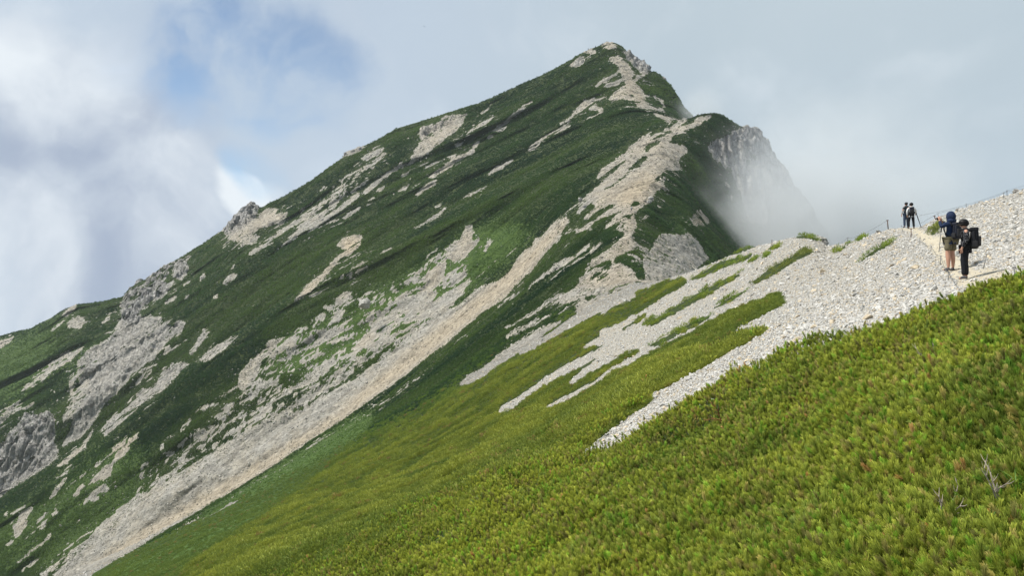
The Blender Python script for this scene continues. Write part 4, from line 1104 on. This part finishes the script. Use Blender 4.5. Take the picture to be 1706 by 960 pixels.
pole(mw1 @ Vector((-.27, .10, 1.25)), at(1564.2, 421, p1.y + .15), .010, 'thin trekking pole hanging beside the hooded hiker')

# far walkers
far_specs = [(1051.5, 352, 255, 285, 'walker in a white top on the stony trail above the saddle', M_WHITE, M_JEANS, 0.2),
             (1090.3, 227.5, 325, 372, 'walker in dark clothes high on the pale scree trail', M_TEAL, M_BLACK, .5),
             (981.0, 84.0, 532, 548, 'dark walker lowest of the three below the summit', M_BLACK, M_BLACK, 1.2),
             (991.2, 80.0, 530, 545, 'dark walker between two others below the summit', M_BLACK, M_BLACK, 1.0),
             (1004.5, 75.3, 528, 542, 'dark walker nearest the summit of the three on the skyline', M_NAVY, M_BLACK, .8)]
for u, v, lo, hi, lb, top, legs, rz in far_specs:
    q = stand(u, v, 0, lo, hi)
    hd_ = .0
    o = person(q, rz, 1.0 if hi < 500 else 1.12, lb, dict(kneL=(-.1, .12, .52), ankL=(-.1, .18, .09), toeL=(-.11, .33, .04), heelL=(-.1, .13, .04), ankR=(.11, -.16, .1), toeR=(.12, -.02, .04), heelR=(.11, -.2, .05)),
           dict(top=top, legs=legs, hair=M_HAIR, shoe=M_BLACK), 'walkers far up the mountain', fine=False)

# ------------------------------------------------------------------ stakes and rope along the trail
Z1 = lambda x, y: (1440 + x / 4.8, 300 + y / 4.8)
Z6 = lambda x, y: (1360 + x / 10.667, 350 + y / 10.667)
stake_specs = [
 (Z1(372,466), Z1(374,390), 30, 48, .022, M_RUST, 'rusty thick stake in the stones below the far pair of hikers'),
 (Z1(445,508), Z1(444,462), 26, 42, .012, M_METAL, 'thin stake just below the rusty thick stake'),
 (Z1(530,572), Z1(537,530), 22, 38, .012, M_METAL, 'thin stake midway down the roped trail edge, above the hooded hiker\'s feet'),
 (Z1(603,682), Z1(611,606), 19, 32, .012, M_METAL, 'thin upright stake beside the hooded hiker\'s shoes'),
 (Z1(660,812), Z1(676,740), 17, 28, .012, M_METAL, 'thin leaning stake below the hooded hiker\'s shoes'),
 (Z1(945,715), Z1(980,593), 17, 30, .012, M_METAL, 'long stake leaning out of the bank beyond the hiker in black'),
 (Z1(1213,800), Z1(1198,700), 13, 24, .014, M_METAL, 'stake rising behind the edge of the near pine thicket'),
 (Z1(303,405), Z1(298,366), 40, 54, .014, M_METAL, 'short thin stake to one side of the jeans hiker\'s feet'),
 (Z1(556,388), Z1(553,333), 30, 48, .014, M_METAL, 'thin stake on the bank above the grey bush'),
 (Z1(577,318), Z1(560,288), 40, 52, .028, M_RUST, 'thick leaning post on the skyline above the grey bush'),
 (Z1(592,292), Z1(588,266), 40, 52, .014, M_METAL, 'small skyline stake next to the thick leaning post'),
 (Z1(820,218), Z1(815,190), 38, 52, .014, M_METAL, 'lone small stake halfway up the roped skyline'),
 (Z1(1116,146), Z1(1113,100), 38, 52, .016, M_METAL, 'lower one of two stakes close together high on the roped skyline'),
 (Z1(1147,130), Z1(1140,84), 38, 52, .016, M_METAL, 'upper one of two stakes close together high on the roped skyline'),
 (Z1(190,386), Z1(184,322), 48, 60, .035, M_RUST, 'dark stout post on the crest just below the far hikers'),
 (Z6(548,600), Z6(552,495), 56, 72, .022, M_METAL, 'slim post at the foot of the rope on the crest'),
 (Z6(864,455), Z6(858,410), 52, 68, .022, M_METAL, 'short post midway along the rope on the crest'),
 ((1286,409), (1286,400.5), 76, 96, .03, M_RUST, 'lone dark post on the knob beside a round bush'),
]
tops = []
for (ub, vb), (ut, vt), lo, hi, rad, mt, lb in stake_specs:
    g = ground_at(ub, vb, lo, hi); z0 = drop(g.x, g.y)
    D = g.y
    top = at(ut, vt, D); base = Vector((g.x, D, z0 - .12))
    o = empty('trail_stake', (g.x, D, z0)); tag(o, lb, 'stake', 'stakes along the mountain trail')
    rel = top - o.location; b0 = base - o.location
    rd = rad
    adopt(tube('rod', [b0, b0.lerp(rel, .5), rel], [rd, rd, rd * .9], mt, 8), o)
    adopt(tube('eyelet', [rel + Vector((-rd * 2.2, 0, -.03)), rel + Vector((-rd * 2.2, 0, .01)), rel + Vector((rd * 2.2, 0, .01)), rel + Vector((rd * 2.2, 0, -.03))], rd * .55, mt, 6), o)
    tops.append(top)
def rope(pts, label, rad=.010, sag=.05):
    path = []
    for a_, b_ in zip(pts[:-1], pts[1:]):
        for k in range(8):
            t = k / 8
            q = Vector(a_).lerp(Vector(b_), t); q.z -= sag * 4 * t * (1 - t) * min(1, (Vector(a_) - Vector(b_)).length / 6)
            path.append(q)
    path.append(Vector(pts[-1]))
    o = tube('rope', path, rad, M_ROPE, 5)
    return tag(o, label, 'rope', None)
T = tops
low = lambda p, k: Vector((p.x, p.y, p.z - k))
rope([T[1], T[2], T[3], T[4], at(*Z1(760, 872), T[4].y - 2.2)], 'thin rope strung low between the stakes on the lower trail edge', .006, .12)
rope([at(1378.5, 410, 71), at(*Z6(430, 585), 66), T[15], at(*Z6(660, 490), 62), at(*Z6(705, 470), 61), T[16], T[14]], 'rope running up the crest to the stout dark post', .008, .05)
e1 = at(1716, 306, 46); e2 = at(1716, 312, 46)
rope([at(1531, 359.5, 49), at(*Z1(640, 243), 48), at(*Z1(820, 196), 47.5), T[12], T[13], e1], 'upper rope of the two along the skyline', .0065, .03)
rope([at(*Z1(452, 345), 49), T[10], at(*Z1(820, 206), 47.5), low(T[12], .06), low(T[13], .07), e2], 'lower rope of the two along the skyline', .0065, .03)

# ------------------------------------------------------------------ boulders and crags
def rock_mesh(name, parts, seed, material, sub=2, rough=.07):
    """angular rock: hulls of scattered points, subdivided and roughened; parts = (centre, (sx, sy, sz), tilt)"""
    r = np.random.default_rng(seed); bm = bmesh.new()
    for c, s, tilt in parts:
        b2 = bmesh.new()
        for k in range(26):
            q = r.normal(size=3); q /= np.linalg.norm(q); q *= r.uniform(.82, 1.05)
            q = np.sign(q) * np.abs(q) ** .8
            b2.verts.new(Vector(q * np.array(s) * .5))
        bmesh.ops.convex_hull(b2, input=b2.verts)
        for v in [v for v in b2.verts if not v.link_faces]: b2.verts.remove(v)
        bmesh.ops.triangulate(b2, faces=b2.faces)
        bmesh.ops.subdivide_edges(b2, edges=b2.edges, cuts=3, use_grid_fill=True)
        sz = max(s)
        co_ = np.array([v.co for v in b2.verts])
        nz = fbm(co_[:, 0] / sz * 7 + seed, co_[:, 1] / sz * 7, co_[:, 2] / sz * 3.2, 4, seed=seed, gain=.6)
        b2.normal_update()
        for v, k in zip(list(b2.verts), nz): v.co += v.normal * float(k) * sz * rough
        mrot = Euler(tilt).to_matrix().to_4x4()
        bmesh.ops.transform(b2, matrix=Matrix.Translation(c) @ mrot, verts=b2.verts)
        t = bpy.data.meshes.new('t'); b2.to_mesh(t); b2.free(); bm.from_mesh(t); bpy.data.meshes.remove(t)
    me = bpy.data.meshes.new(name); bm.to_mesh(me); bm.free(); me.materials.append(material)
    o = bpy.data.objects.new(name, me); COL.objects.link(o)
    return o
def rock_mat(name, dark, light, sc, streak=(1, 1, .35), sun=(.40,.36,.29)):
    m, nt = mat(name)
    tc = nt.nodes.new('ShaderNodeTexCoord'); mp = nt.nodes.new('ShaderNodeMapping'); mp.inputs['Scale'].default_value = streak; link(nt, tc.outputs['Object'], mp.inputs[0])
    n = noise(nt, mp.outputs[0], sc, 9, .68); n2 = noise(nt, tc.outputs['Object'], sc * .3, 4)
    c = mixc(nt, rng_map(nt, n, .34, .66), dark, light)
    c = mixc(nt, rng_map(nt, n2, .5, .7, 0, .45), c, sun)  # second, warmer rock tint in broad random patches
    ve = nt.nodes.new('ShaderNodeTexVoronoi'); ve.feature = 'DISTANCE_TO_EDGE'; ve.inputs['Scale'].default_value = sc * .8
    wv = nt.nodes.new('ShaderNodeVectorMath'); wv.operation = 'MULTIPLY_ADD'; nv = nt.nodes.new('ShaderNodeTexNoise'); nv.inputs['Scale'].default_value = sc; link(nt, mp.outputs[0], nv.inputs['Vector'])
    link(nt, nv.outputs['Color'], wv.inputs[0]); wv.inputs[1].default_value = (1.2 / sc,) * 3; link(nt, mp.outputs[0], wv.inputs[2]); link(nt, wv.outputs[0], ve.inputs['Vector'])
    c = mixc(nt, rng_map(nt, ve.outputs['Distance'], 0, .12, .75, 0), c, [x * .35 for x in dark])
    bp = nt.nodes.new('ShaderNodeBump'); bp.inputs['Strength'].default_value = .9; bp.inputs['Distance'].default_value = .6 / sc; link(nt, n, bp.inputs['Height'])
    bsdf(nt, c, .92, bp.outputs[0], .12)
    return m
M_CRAG = rock_mat('grey_crag', (.17, .168, .165), (.43, .42, .40), .55)
M_CLIFF = rock_mat('cliff_rock', (.085, .086, .088), (.31, .305, .295), .5, (1, 1, .3), (.27, .25, .22))
M_PALE = rock_mat('pale_rock', (.27, .26, .24), (.56, .54, .49), 2.2, (1, 1, 1))
def crag_thing(name, label, cat, specs, seed, material, rough=.07, group=None):
    """specs: (u, v, D, width_px, height_px, depth_factor, tilt_deg)"""
    parts = []
    c0 = at(*specs[0][:3])
    for u, v, D, wp, hp, df, tl in specs:
        k = D / F
        parts.append((at(u, v, D) - c0, (wp * k, wp * k * df, hp * k), (R(random.uniform(-8, 8)), R(tl), R(random.uniform(-25, 25)))))
    o = rock_mesh(name, parts, seed, material, rough=rough); o.location = c0
    return tag(o, label, cat, group)
crag_thing('rock_outcrop', 'jagged dark crag jutting from the left skyline above pale scree', 'rock outcrop',
    [(414,352,571,26,26,1.1,15),(404,360,572,22,24,1.1,20),(395,368,573,20,22,1.1,25),(386,377,573,18,18,1.1,25),(425,350,570,16,20,1.1,0),(379,384,574,14,12,1.2,20),(408,369,570,22,16,1.2,30)], 301, M_CRAG)
crag_thing('rock_outcrop', 'grey block of crag on the steep edge just past the summit', 'rock outcrop',
    [(1050,95,524,16,18,1.2,-20),(1059,103,519,16,18,1.2,-20),(1069,110,514,20,22,1.2,-15),(1078,116,511,15,18,1.2,-20),(1062,112,515,12,18,1.2,-20)], 302, M_CRAG)
crag_thing('rock_outcrop', 'pale pointed crag just left of the walkers near the summit', 'rock outcrop',
    [(967,102,538,12,13,1.2,10),(960,106,539,11,9,1.2,20),(971,104,537,6,14,1.2,5)], 303, M_PALE)
crag_thing('rock_outcrop', 'small rock tooth standing out of the eastern slope below the summit', 'rock outcrop',
    [(1107,133,503,8,13,1.2,-8),(1103,138,503,8,8,1.2,0)], 304, M_CRAG)
cl = [(1243,236,398,40,46,.8,-22),(1222,238,397,36,40,.8,30),(1262,246,398,26,60,.9,-14),(1274,266,397,24,66,.9,-10),(1206,244,395,26,30,.8,35),(1289,290,396,24,66,.9,-12),(1306,318,396,26,66,.9,-12),(1324,340,395,26,62,.9,-12),(1342,366,394,30,66,.9,-14)]
rr_ = random.Random(77)
for _k in range(34):
    v_ = rr_.uniform(225, 400); lo_u = 1190 + (v_ - 225) * .35; hi_u = 1262 + (v_ - 225) * .52
    u_ = rr_.uniform(lo_u, hi_u); f_ = (u_ - lo_u) / (hi_u - lo_u)
    cl.append((u_, v_, 399 - 4 * rr_.random() - 6 * (1 - f_) * (v_ - 225) / 175, rr_.uniform(10, 24), rr_.uniform(26, 60), .8, rr_.uniform(-30, 8)))
crag_thing('cliff', 'grey sheer cliff with stepped towers fading into the mist', 'cliff', cl, 305, M_CLIFF, .12)
crag_thing('rock_outcrop', 'broken crag band on the lower left skyline above the big grey rock face', 'rock outcrop',
    [(222,488,587,22,18,.7,25),(236,474,586,20,18,.7,25),(250,466,585,16,14,.7,20),(214,500,588,16,22,.7,20),(228,505,584,20,22,.7,25),(243,492,583,16,18,.7,30)], 306, M_CRAG, .10)
crag_thing('rock_outcrop', 'split grey crag just under the skyline between the dark crag and the lower crag band', 'rock outcrop',
    [(297,447,578,16,24,.7,25),(307,437,577,14,20,.7,25),(290,458,577,14,20,.7,30),(312,450,575,12,16,.7,30)], 307, M_CRAG, .10)
crag_thing('rock_outcrop', 'small crag step on the long upper skyline over the blue gap side', 'rock outcrop',
    [(578,258,559,12,8,.7,20),(590,252,558,12,6,.7,20),(602,249,557,10,6,.7,20)], 308, M_CRAG, .10)
for sp, lb, cat in [
    ([(608,506,345,20,20,1,0)], 'large pale boulder standing in the green meadow above the scree', 'boulder'),
    ([(967,333,296,8,10,1,0)], 'pale pointed boulder beside the thin scree streak below the trail', 'boulder'),
    ([(319,930,225,18,5,1,20)], 'flat white rock lying alone on the lowest green slope', 'boulder'),
    ([(1362,401,73.5,32,18,.9,8),(1371,406,73,18,12,1,0)], 'weathered pale boulder at the end of the knob on the crest', 'boulder'),
    ([(1697,321,46,20,9,.8,20)], 'long grey boulder topmost on the roped skyline', 'boulder'),
    ([(1601,351,47.5,17,8,.8,15)], 'grey boulder on the skyline right above the hooded hiker', 'boulder'),
    ([(1487,392,50,18,8,.9,25)], 'grey slab sticking out below the crest post', 'boulder'),
    ([(1634,338,47,9,6,.9,10)], 'small block on the skyline between two stakes', 'boulder'),
    ([(1636,431,23,9,6,1,5)], 'brownish boulder in the bank beside the long leaning stake', 'boulder'),
    ([(1084,331,269,10,9,1,0),(1082,336,267,9,7,1,0)], 'white rocks heaped beside the stony trail above the saddle', 'boulder'),
    ([(808,514,300,10,6,1,20)], 'grey block on the far rim of the long scree chute', 'boulder')]:
    crag_thing('boulder', lb, cat, sp, 320 + len(lb), M_PALE, .06, 'loose boulders on the slopes')

# ------------------------------------------------------------------ dwarf pine strips standing alone in the stones
M_STRIP = leaf_material('strip_needles', 'GEOMETRY')
protosV = [clump('c', 64, .62, .036, .15, 500 + k, flat=.42) for k in range(4)]
strip_labels = dict(a='broad wedge of dwarf pine below the far end of the knob', b='low mat of dwarf pine on the skyline just above the broad wedge', c='small mat of dwarf pine at the low end of the knob skyline',
 d='long narrow strip of dwarf pine in the middle of the stones', e='dark long strip of dwarf pine high in the stones below the knob', f='thin strip of dwarf pine continuing below the dark long strip',
 g='strip of dwarf pine just above the biggest pine patch', h='round bush beside the lone post on the knob', i='dark cap of dwarf pine crowning the knob', j='short strip of dwarf pine in the stones below the crest post',
 k='small dark streak of dwarf pine under the crest rope', l='thin streak of dwarf pine at the foot of the crest rope', m='grey green bush on the bank above the trail bend', n='tiny bush in the stones under the round bush', o='tiny bush at the edge of the broad pine wedge')
strip_any = np.zeros((H_, W_))
for k, poly in STRIPS.items():
    buf = np.zeros((H_, W_)); fill(buf, poly, 1); fill(strip_any, poly, 1)
    mk = samp(blur(buf, .8))
    w = cellw * (cell(mk) > .22) * (dC < 130) * (fr > ROW0[3])
    if w.sum() <= 0: continue
    area = float((cellw * (cell(mk) > .22) * (dC < 130) * (fr > ROW0[3])).sum())
    pos0, _, i, j, G = pick(8, w)
    D = float(np.median(pos0[:, 1]))
    size = np.clip(.62 * (.8 + D * .005), .5, .85)
    cnt = int(np.clip(area / ((size * F / D) ** 2 * .22), 10, 420))
    pos, nr_, i, j, G = pick(cnt, w)
    V_, F_, T_, C_ = [], [], [], []
    base = 0
    c0 = pos[0].copy()
    h2 = fbm(pos[:, 0] * .4, pos[:, 1] * .4, pos[:, 2] * .4, 3, seed=71)
    for q in range(cnt):
        v, f, t, _w = protosV[q % 4]
        ang = rng.random() * 6.28; s = size / .62 * rng.uniform(.6, 1.15)
        ca, sa = math.cos(ang), math.sin(ang)
        vv = np.stack([v[:, 0] * ca - v[:, 1] * sa, v[:, 0] * sa + v[:, 1] * ca, v[:, 2]], 1) * s
        # lean with the slope
        nq = nr_[q]; vv[:, 2] -= (vv[:, 0] * nq[0] + vv[:, 1] * nq[1]) / max(.5, nq[2]) * .8
        V_.append(vv + pos[q] - c0); F_.append(f + base); base += len(v); T_.append(t)
        tt = np.clip(.5 + .6 * h2[q] + (rng.random() - .5) * .5, 0, 1)
        lo_, hi_ = ((.045, .062, .016), (.085, .098, .022)) if k in 'em' else ((.055, .090, .014), (.105, .130, .020))
        cc = np.array(lo_) * (1 - tt) + np.array(hi_) * tt
        C_.append(np.repeat(cc[None] * VEGK, len(v), 0))
    o = mesh_obj('pine_shrub', np.concatenate(V_), np.concatenate(F_), M_STRIP, COL, attrs=dict(tip=np.concatenate(T_)))
    at_ = o.data.attributes.new('tone', 'FLOAT_VECTOR', 'POINT'); at_.data.foreach_set('vector', np.concatenate(C_).astype(np.float32).ravel())
    o.location = c0
    tag(o, strip_labels[k], 'dwarf pine', 'dwarf pine strips standing alone in the stones')

# ------------------------------------------------------------------ bare twigs and grass in the near thicket, a bird
def twig(u, v, label, size, seed, material, D=None):
    r = random.Random(seed)
    g = ground_at(u, v + 10, 2.5, 24); g = g + Vector((0, 0, .22 * min(1, g.y / 6)))
    bm = bmesh.new()
    for k in range(3):
        a_ = Vector((r.uniform(-.3, .3), r.uniform(-.2, .2), 0)) * size; d = Vector((r.uniform(-.8, .8), r.uniform(-.4, .4), r.uniform(.4, .9))).normalized()
        pts = [a_]
        for s in range(4):
            d = (d + Vector((r.uniform(-.35, .35), r.uniform(-.35, .35), r.uniform(-.25, .25)))).normalized(); pts.append(pts[-1] + d * size * .22)
        rd = size * .016
        tube_bm(bm, pts, [rd * 1.4, rd * 1.2, rd, rd * .8, rd * .5], 5)
        for s in range(1, 5):
            for q in range(2):
                d2 = (d + Vector((r.uniform(-1, 1), r.uniform(-1, 1), r.uniform(-.3, .8)))).normalized()
                tube_bm(bm, [pts[s], pts[s] + d2 * size * .12, pts[s] + d2 * size * .2 + Vector((0, 0, .03 * size))], [rd * .6, rd * .5, rd * .3], 4)
    me = bpy.data.meshes.new('dead_branch'); bm.to_mesh(me); bm.free(); me.materials.append(material)
    o = bpy.data.objects.new('dead_branch', me); COL.objects.link(o); o.location = g
    return tag(o, label, 'dead branch', 'bare branches in the near pine thicket')
twig(1414, 756, 'reddish dead twig alone in the middle of the near pine thicket', .30, 1, M_RED)
twig(1540, 636, 'tangle of bare grey twigs in the upper near thicket', .36, 2, M_TWIG)
twig(1674, 872, 'pale forked bare branch by the grass blades in the lowest corner', .28, 3, M_TWIG)
twig(1577, 905, 'bare pale branch low in the near thicket under the reddish twig', .26, 4, M_TWIG)
twig(1218, 716, 'small brown dead twigs at the far side of the near thicket', .5, 5, M_RED)
def tuft(u, v, label, n, ln, seed):
    r = random.Random(seed); g = ground_at(u, v + 20, 2.3, 22) + Vector((0, 0, .15)); bm = bmesh.new()
    for k in range(n):
        d = Vector((r.uniform(-.5, .5), r.uniform(-.5, .5), 1)).normalized(); a_ = Vector((r.uniform(-.05, .05), r.uniform(-.05, .05), 0)); s = d.cross(Vector((r.uniform(-1, 1), 1, 0))).normalized()
        L = ln * r.uniform(.6, 1); prev = None
        for q in range(6):
            t = q / 5; c = a_ + d * L * t + Vector((d.x, d.y, -.35)) * L * .7 * t * t; w_ = .006 * (1 - t * .9)
            cur = (bm.verts.new(c - s * w_), bm.verts.new(c + s * w_))
            if prev: bm.faces.new((prev[0], prev[1], cur[1], cur[0]))
            prev = cur
    me = bpy.data.meshes.new('grass_tuft'); bm.to_mesh(me); bm.free(); me.materials.append(M_BLADE)
    o = bpy.data.objects.new('grass_tuft', me); COL.objects.link(o); o.location = g
    return tag(o, label, 'grass tuft', 'grass tufts in the near pine thicket')
tuft(1697, 838, 'broad grass blades at the very edge of the near thicket', 6, .24, 1)
tuft(1655, 905, 'few grass blades below the pale forked branch', 4, .24, 2)
tuft(1394, 560, 'pale grass tuft on the upper rim of the near thicket beside the stones', 26, .45, 3)
bm = bmesh.new()
tube_bm(bm, [(0, -.13, 0), (0, -.05, 0), (0, .06, .01), (0, .15, 0)], [.012, .05, .045, .006], 8)
for s in (-1, 1):
    vs = [bm.verts.new(p) for p in ((s * .03, .05, .02), (s * .30, .04, .16), (s * .52, -.06, .10), (s * .28, -.07, .14), (s * .03, -.06, .02))]
    bm.faces.new(vs if s > 0 else vs[::-1])
me = bpy.data.meshes.new('bird'); bm.to_mesh(me); bm.free(); me.materials.append(M_STRAP)
o = bpy.data.objects.new('bird', me); COL.objects.link(o); o.location = at(707, 44, 260); o.rotation_euler = (0, 0, .7); o.scale = (1.6,) * 3
tag(o, 'tiny dark bird alone in the grey sky', 'bird')

# ------------------------------------------------------------------ drifting mist on the eastern side
def mist(name, c, r, dens, seed, label=None):
    bm = bmesh.new(); bmesh.ops.create_icosphere(bm, subdivisions=3, radius=1)
    me = bpy.data.meshes.new(name); bm.to_mesh(me); bm.free()
    o = bpy.data.objects.new(name, me); COL.objects.link(o); o.location = c; o.scale = r; o['kind'] = 'stuff'
    m, nt = mat(name + '_air')
    tc = nt.nodes.new('ShaderNodeTexCoord'); ln = nt.nodes.new('ShaderNodeVectorMath'); ln.operation = 'LENGTH'; link(nt, tc.outputs['Object'], ln.inputs[0])
    geo = nt.nodes.new('ShaderNodeNewGeometry')
    mp = nt.nodes.new('ShaderNodeMapping'); mp.inputs['Scale'].default_value = (.028, .028, .034); mp.inputs['Location'].default_value = (seed, seed * .7, 0); link(nt, geo.outputs['Position'], mp.inputs[0])
    nz = noise(nt, mp.outputs[0], 1.0, 6, .62)
    edge_ = rng_map(nt, ln.outputs['Value'], .25, .98, 1, 0, True)
    f = mth(nt, 'MULTIPLY', edge_, rng_map(nt, mth(nt, 'ADD', nz, mth(nt, 'MULTIPLY', edge_, .28)), 0.46, .80, 0, 1, True))
    pv = nt.nodes.new('ShaderNodeVolumePrincipled'); pv.inputs['Color'].default_value = (.85, .88, .895, 1); pv.inputs['Anisotropy'].default_value = 0
    link(nt, mth(nt, 'MULTIPLY', f, dens), pv.inputs['Density'])
    ou = nt.nodes.new('ShaderNodeOutputMaterial'); link(nt, pv.outputs[0], ou.inputs['Volume'])
    me.materials.append(m)
    try: m.volume_intersection_method = 'FAST'
    except Exception: pass
    return o
mist('mist', at(1362, 432, 345), (84, 70, 92), .042, 3.0)
mist('mist', at(1168, 196, 462), (22, 40, 26), .022, 8.0)
mist('mist', at(1440, 330, 450), (120, 60, 105), .010, 15.0)

def haze(dens):
    bm = bmesh.new(); bmesh.ops.create_cube(bm, size=1)
    lo = Vector((float(X.min()) - 30, -40, float(Z.min()) - 1.5)); hi = Vector((float(X.max()) + 30, float(Y.max()) + 40, 185))
    for v in bm.verts: v.co = Vector([(lo[k] + hi[k]) / 2 + v.co[k] * (hi[k] - lo[k]) for k in range(3)])
    me = bpy.data.meshes.new('haze'); bm.to_mesh(me); bm.free()
    o = bpy.data.objects.new('haze', me); COL.objects.link(o); o['kind'] = 'stuff'
    m, nt = mat('haze_air')
    pv = nt.nodes.new('ShaderNodeVolumePrincipled'); pv.inputs['Color'].default_value = (.86, .93, 1.0, 1); pv.inputs['Density'].default_value = dens; pv.inputs['Anisotropy'].default_value = .3
    ou = nt.nodes.new('ShaderNodeOutputMaterial'); link(nt, pv.outputs[0], ou.inputs['Volume'])
    me.materials.append(m)
    return o
haze(.00008)
# ------------------------------------------------------------------ sky, sun, air, camera
SUN = Vector((-.56, -.04, .83)).normalized()
w = bpy.data.worlds.new('World'); SC.world = w; w.use_nodes = True
nt = w.node_tree; nt.nodes.clear()
sky = nt.nodes.new('ShaderNodeTexSky'); sky.sky_type = 'NISHITA'; sky.sun_disc = False
sky.sun_elevation = math.asin(SUN.z); sky.sun_rotation = math.atan2(SUN.x, SUN.y); sky.altitude = 2600
tc = nt.nodes.new('ShaderNodeTexCoord'); d0 = tc.outputs['Generated']
def direction(u, v):
    d = Vector(((u - CX) / F, 1, (CY - v) / F)); return d.normalized()
wn = nt.nodes.new('ShaderNodeTexNoise'); wn.inputs['Scale'].default_value = 3.0; wn.inputs['Detail'].default_value = 6
link(nt, d0, wn.inputs['Vector'])
vm = nt.nodes.new('ShaderNodeVectorMath'); vm.operation = 'MULTIPLY_ADD'
link(nt, wn.outputs['Color'], vm.inputs[0]); vm.inputs[1].default_value = (.26, .26, .26); link(nt, d0, vm.inputs[2])
sb = nt.nodes.new('ShaderNodeVectorMath'); sb.operation = 'SUBTRACT'; link(nt, vm.outputs[0], sb.inputs[0]); sb.inputs[1].default_value = (.13, .13, .13)
nrm = nt.nodes.new('ShaderNodeVectorMath'); nrm.operation = 'NORMALIZE'; link(nt, sb.outputs[0], nrm.inputs[0])
dw = nrm.outputs[0]
def blob(u, v, r_px, inner=0.0, vec=None):
    dt = nt.nodes.new('ShaderNodeVectorMath'); dt.operation = 'DOT_PRODUCT'
    link(nt, vec or dw, dt.inputs[0]); dt.inputs[1].default_value = direction(u, v)
    a = r_px / F
    return rng_map(nt, dt.outputs['Value'], math.cos(a), math.cos(a * inner), smooth=True)
def addup(xs):
    s = xs[0]
    for x in xs[1:]: s = mth(nt, 'ADD', s, x)
    return s
nA = noise(nt, dw, 4.2, 7, .52); nB = noise(nt, dw, 2.0, 5, .5)
def wt(x, k): return mth(nt, 'MULTIPLY', x, k)
nC = noise(nt, dw, 9.0, 6, .55)
gap = addup([wt(blob(515, 112, 105), .72), wt(blob(395, 100, 125), .52), wt(blob(290, 55, 120), .30), wt(blob(440, 20, 110), .25), wt(mth(nt, 'SUBTRACT', nA, .5), .5)])
gap = mth(nt, 'MULTIPLY', rng_map(nt, gap, .0, .75, 0, 1, smooth=True), rng_map(nt, mth(nt, 'ADD', wt(nA, .5), wt(nC, .5)), .40, .56, .12, 1.0, True))
gap2 = mth(nt, 'MULTIPLY', blob(500, 258, 62), rng_map(nt, nC, .35, .55, .35, 1.0, True))
gap = mth(nt, 'MAXIMUM', wt(gap, .95), wt(gap2, .9))
lit = addup([wt(blob(115, 85, 170), .5), wt(blob(40, 10, 200), .3), wt(blob(478, 306, 55), 1.0), wt(blob(515, 298, 45), .5), wt(blob(15, 430, 170), .6), wt(blob(340, 350, 150), .4), wt(blob(420, 180, 240), .22), wt(mth(nt, 'SUBTRACT', nA, .5), 1.2), wt(mth(nt, 'SUBTRACT', nC, .5), 1.25)])
lit = rng_map(nt, lit, .0, 1.05, smooth=True)
shade = addup([wt(blob(140, 290, 340), .5), wt(blob(330, 430, 300), .35), wt(blob(60, 210, 220), .3), wt(mth(nt, 'SUBTRACT', nB, .5), 1.2), wt(mth(nt, 'SUBTRACT', nC, .5), .7)])
shade = rng_map(nt, shade, 0, .8, smooth=True)
sx = nt.nodes.new('ShaderNodeSeparateXYZ'); link(nt, d0, sx.inputs[0])
side = rng_map(nt, sx.outputs[0], -.25, .25, smooth=True)
cl = mixc(nt, shade, (5.2, 6.15, 7.3), (3.7, 4.4, 5.7))
cl = mixc(nt, side, cl, mixc(nt, rng_map(nt, nB, .3, .7), (4.75, 5.7, 6.45), (5.4, 6.3, 6.95)))
cl = mixc(nt, lit, cl, (8.3, 8.9, 9.4))
skyc = mixc(nt, 1.0, sky.outputs[0], (1.5, 1.5, 1.4), 'MULTIPLY')
tot = mixc(nt, gap, cl, skyc)
bg = nt.nodes.new('ShaderNodeBackground'); bg.inputs[1].default_value = .0535
link(nt, tot, bg.inputs[0])
wo = nt.nodes.new('ShaderNodeOutputWorld'); link(nt, bg.outputs[0], wo.inputs[0])

sl = bpy.data.lights.new('sun', 'SUN'); sl.energy = 3.2; sl.angle = R(9); sl.color = (1, .955, .88)
so = bpy.data.objects.new('sun', sl); COL.objects.link(so)
so.rotation_euler = (-SUN).to_track_quat('-Z', 'Y').to_euler()

cam = bpy.data.cameras.new('camera'); cam.sensor_width = 36; cam.lens = 36 * F / 1706
cam.clip_start = .1; cam.clip_end = 20000
co = bpy.data.objects.new('camera', cam); COL.objects.link(co); co.rotation_euler = (R(90), 0, 0)
SC.camera = co
SC.view_settings.view_transform = 'Standard'; SC.view_settings.look = 'None'; SC.view_settings.exposure = 0.92; SC.view_settings.gamma = 1
SC.cycles.use_denoising = True
SC.cycles.max_bounces = 6; SC.cycles.diffuse_bounces = 3; SC.cycles.transmission_bounces = 3; SC.cycles.volume_bounces = 2
SC.cycles.transparent_max_bounces = 8
SC.cycles.use_adaptive_sampling = True; SC.cycles.adaptive_threshold = .01
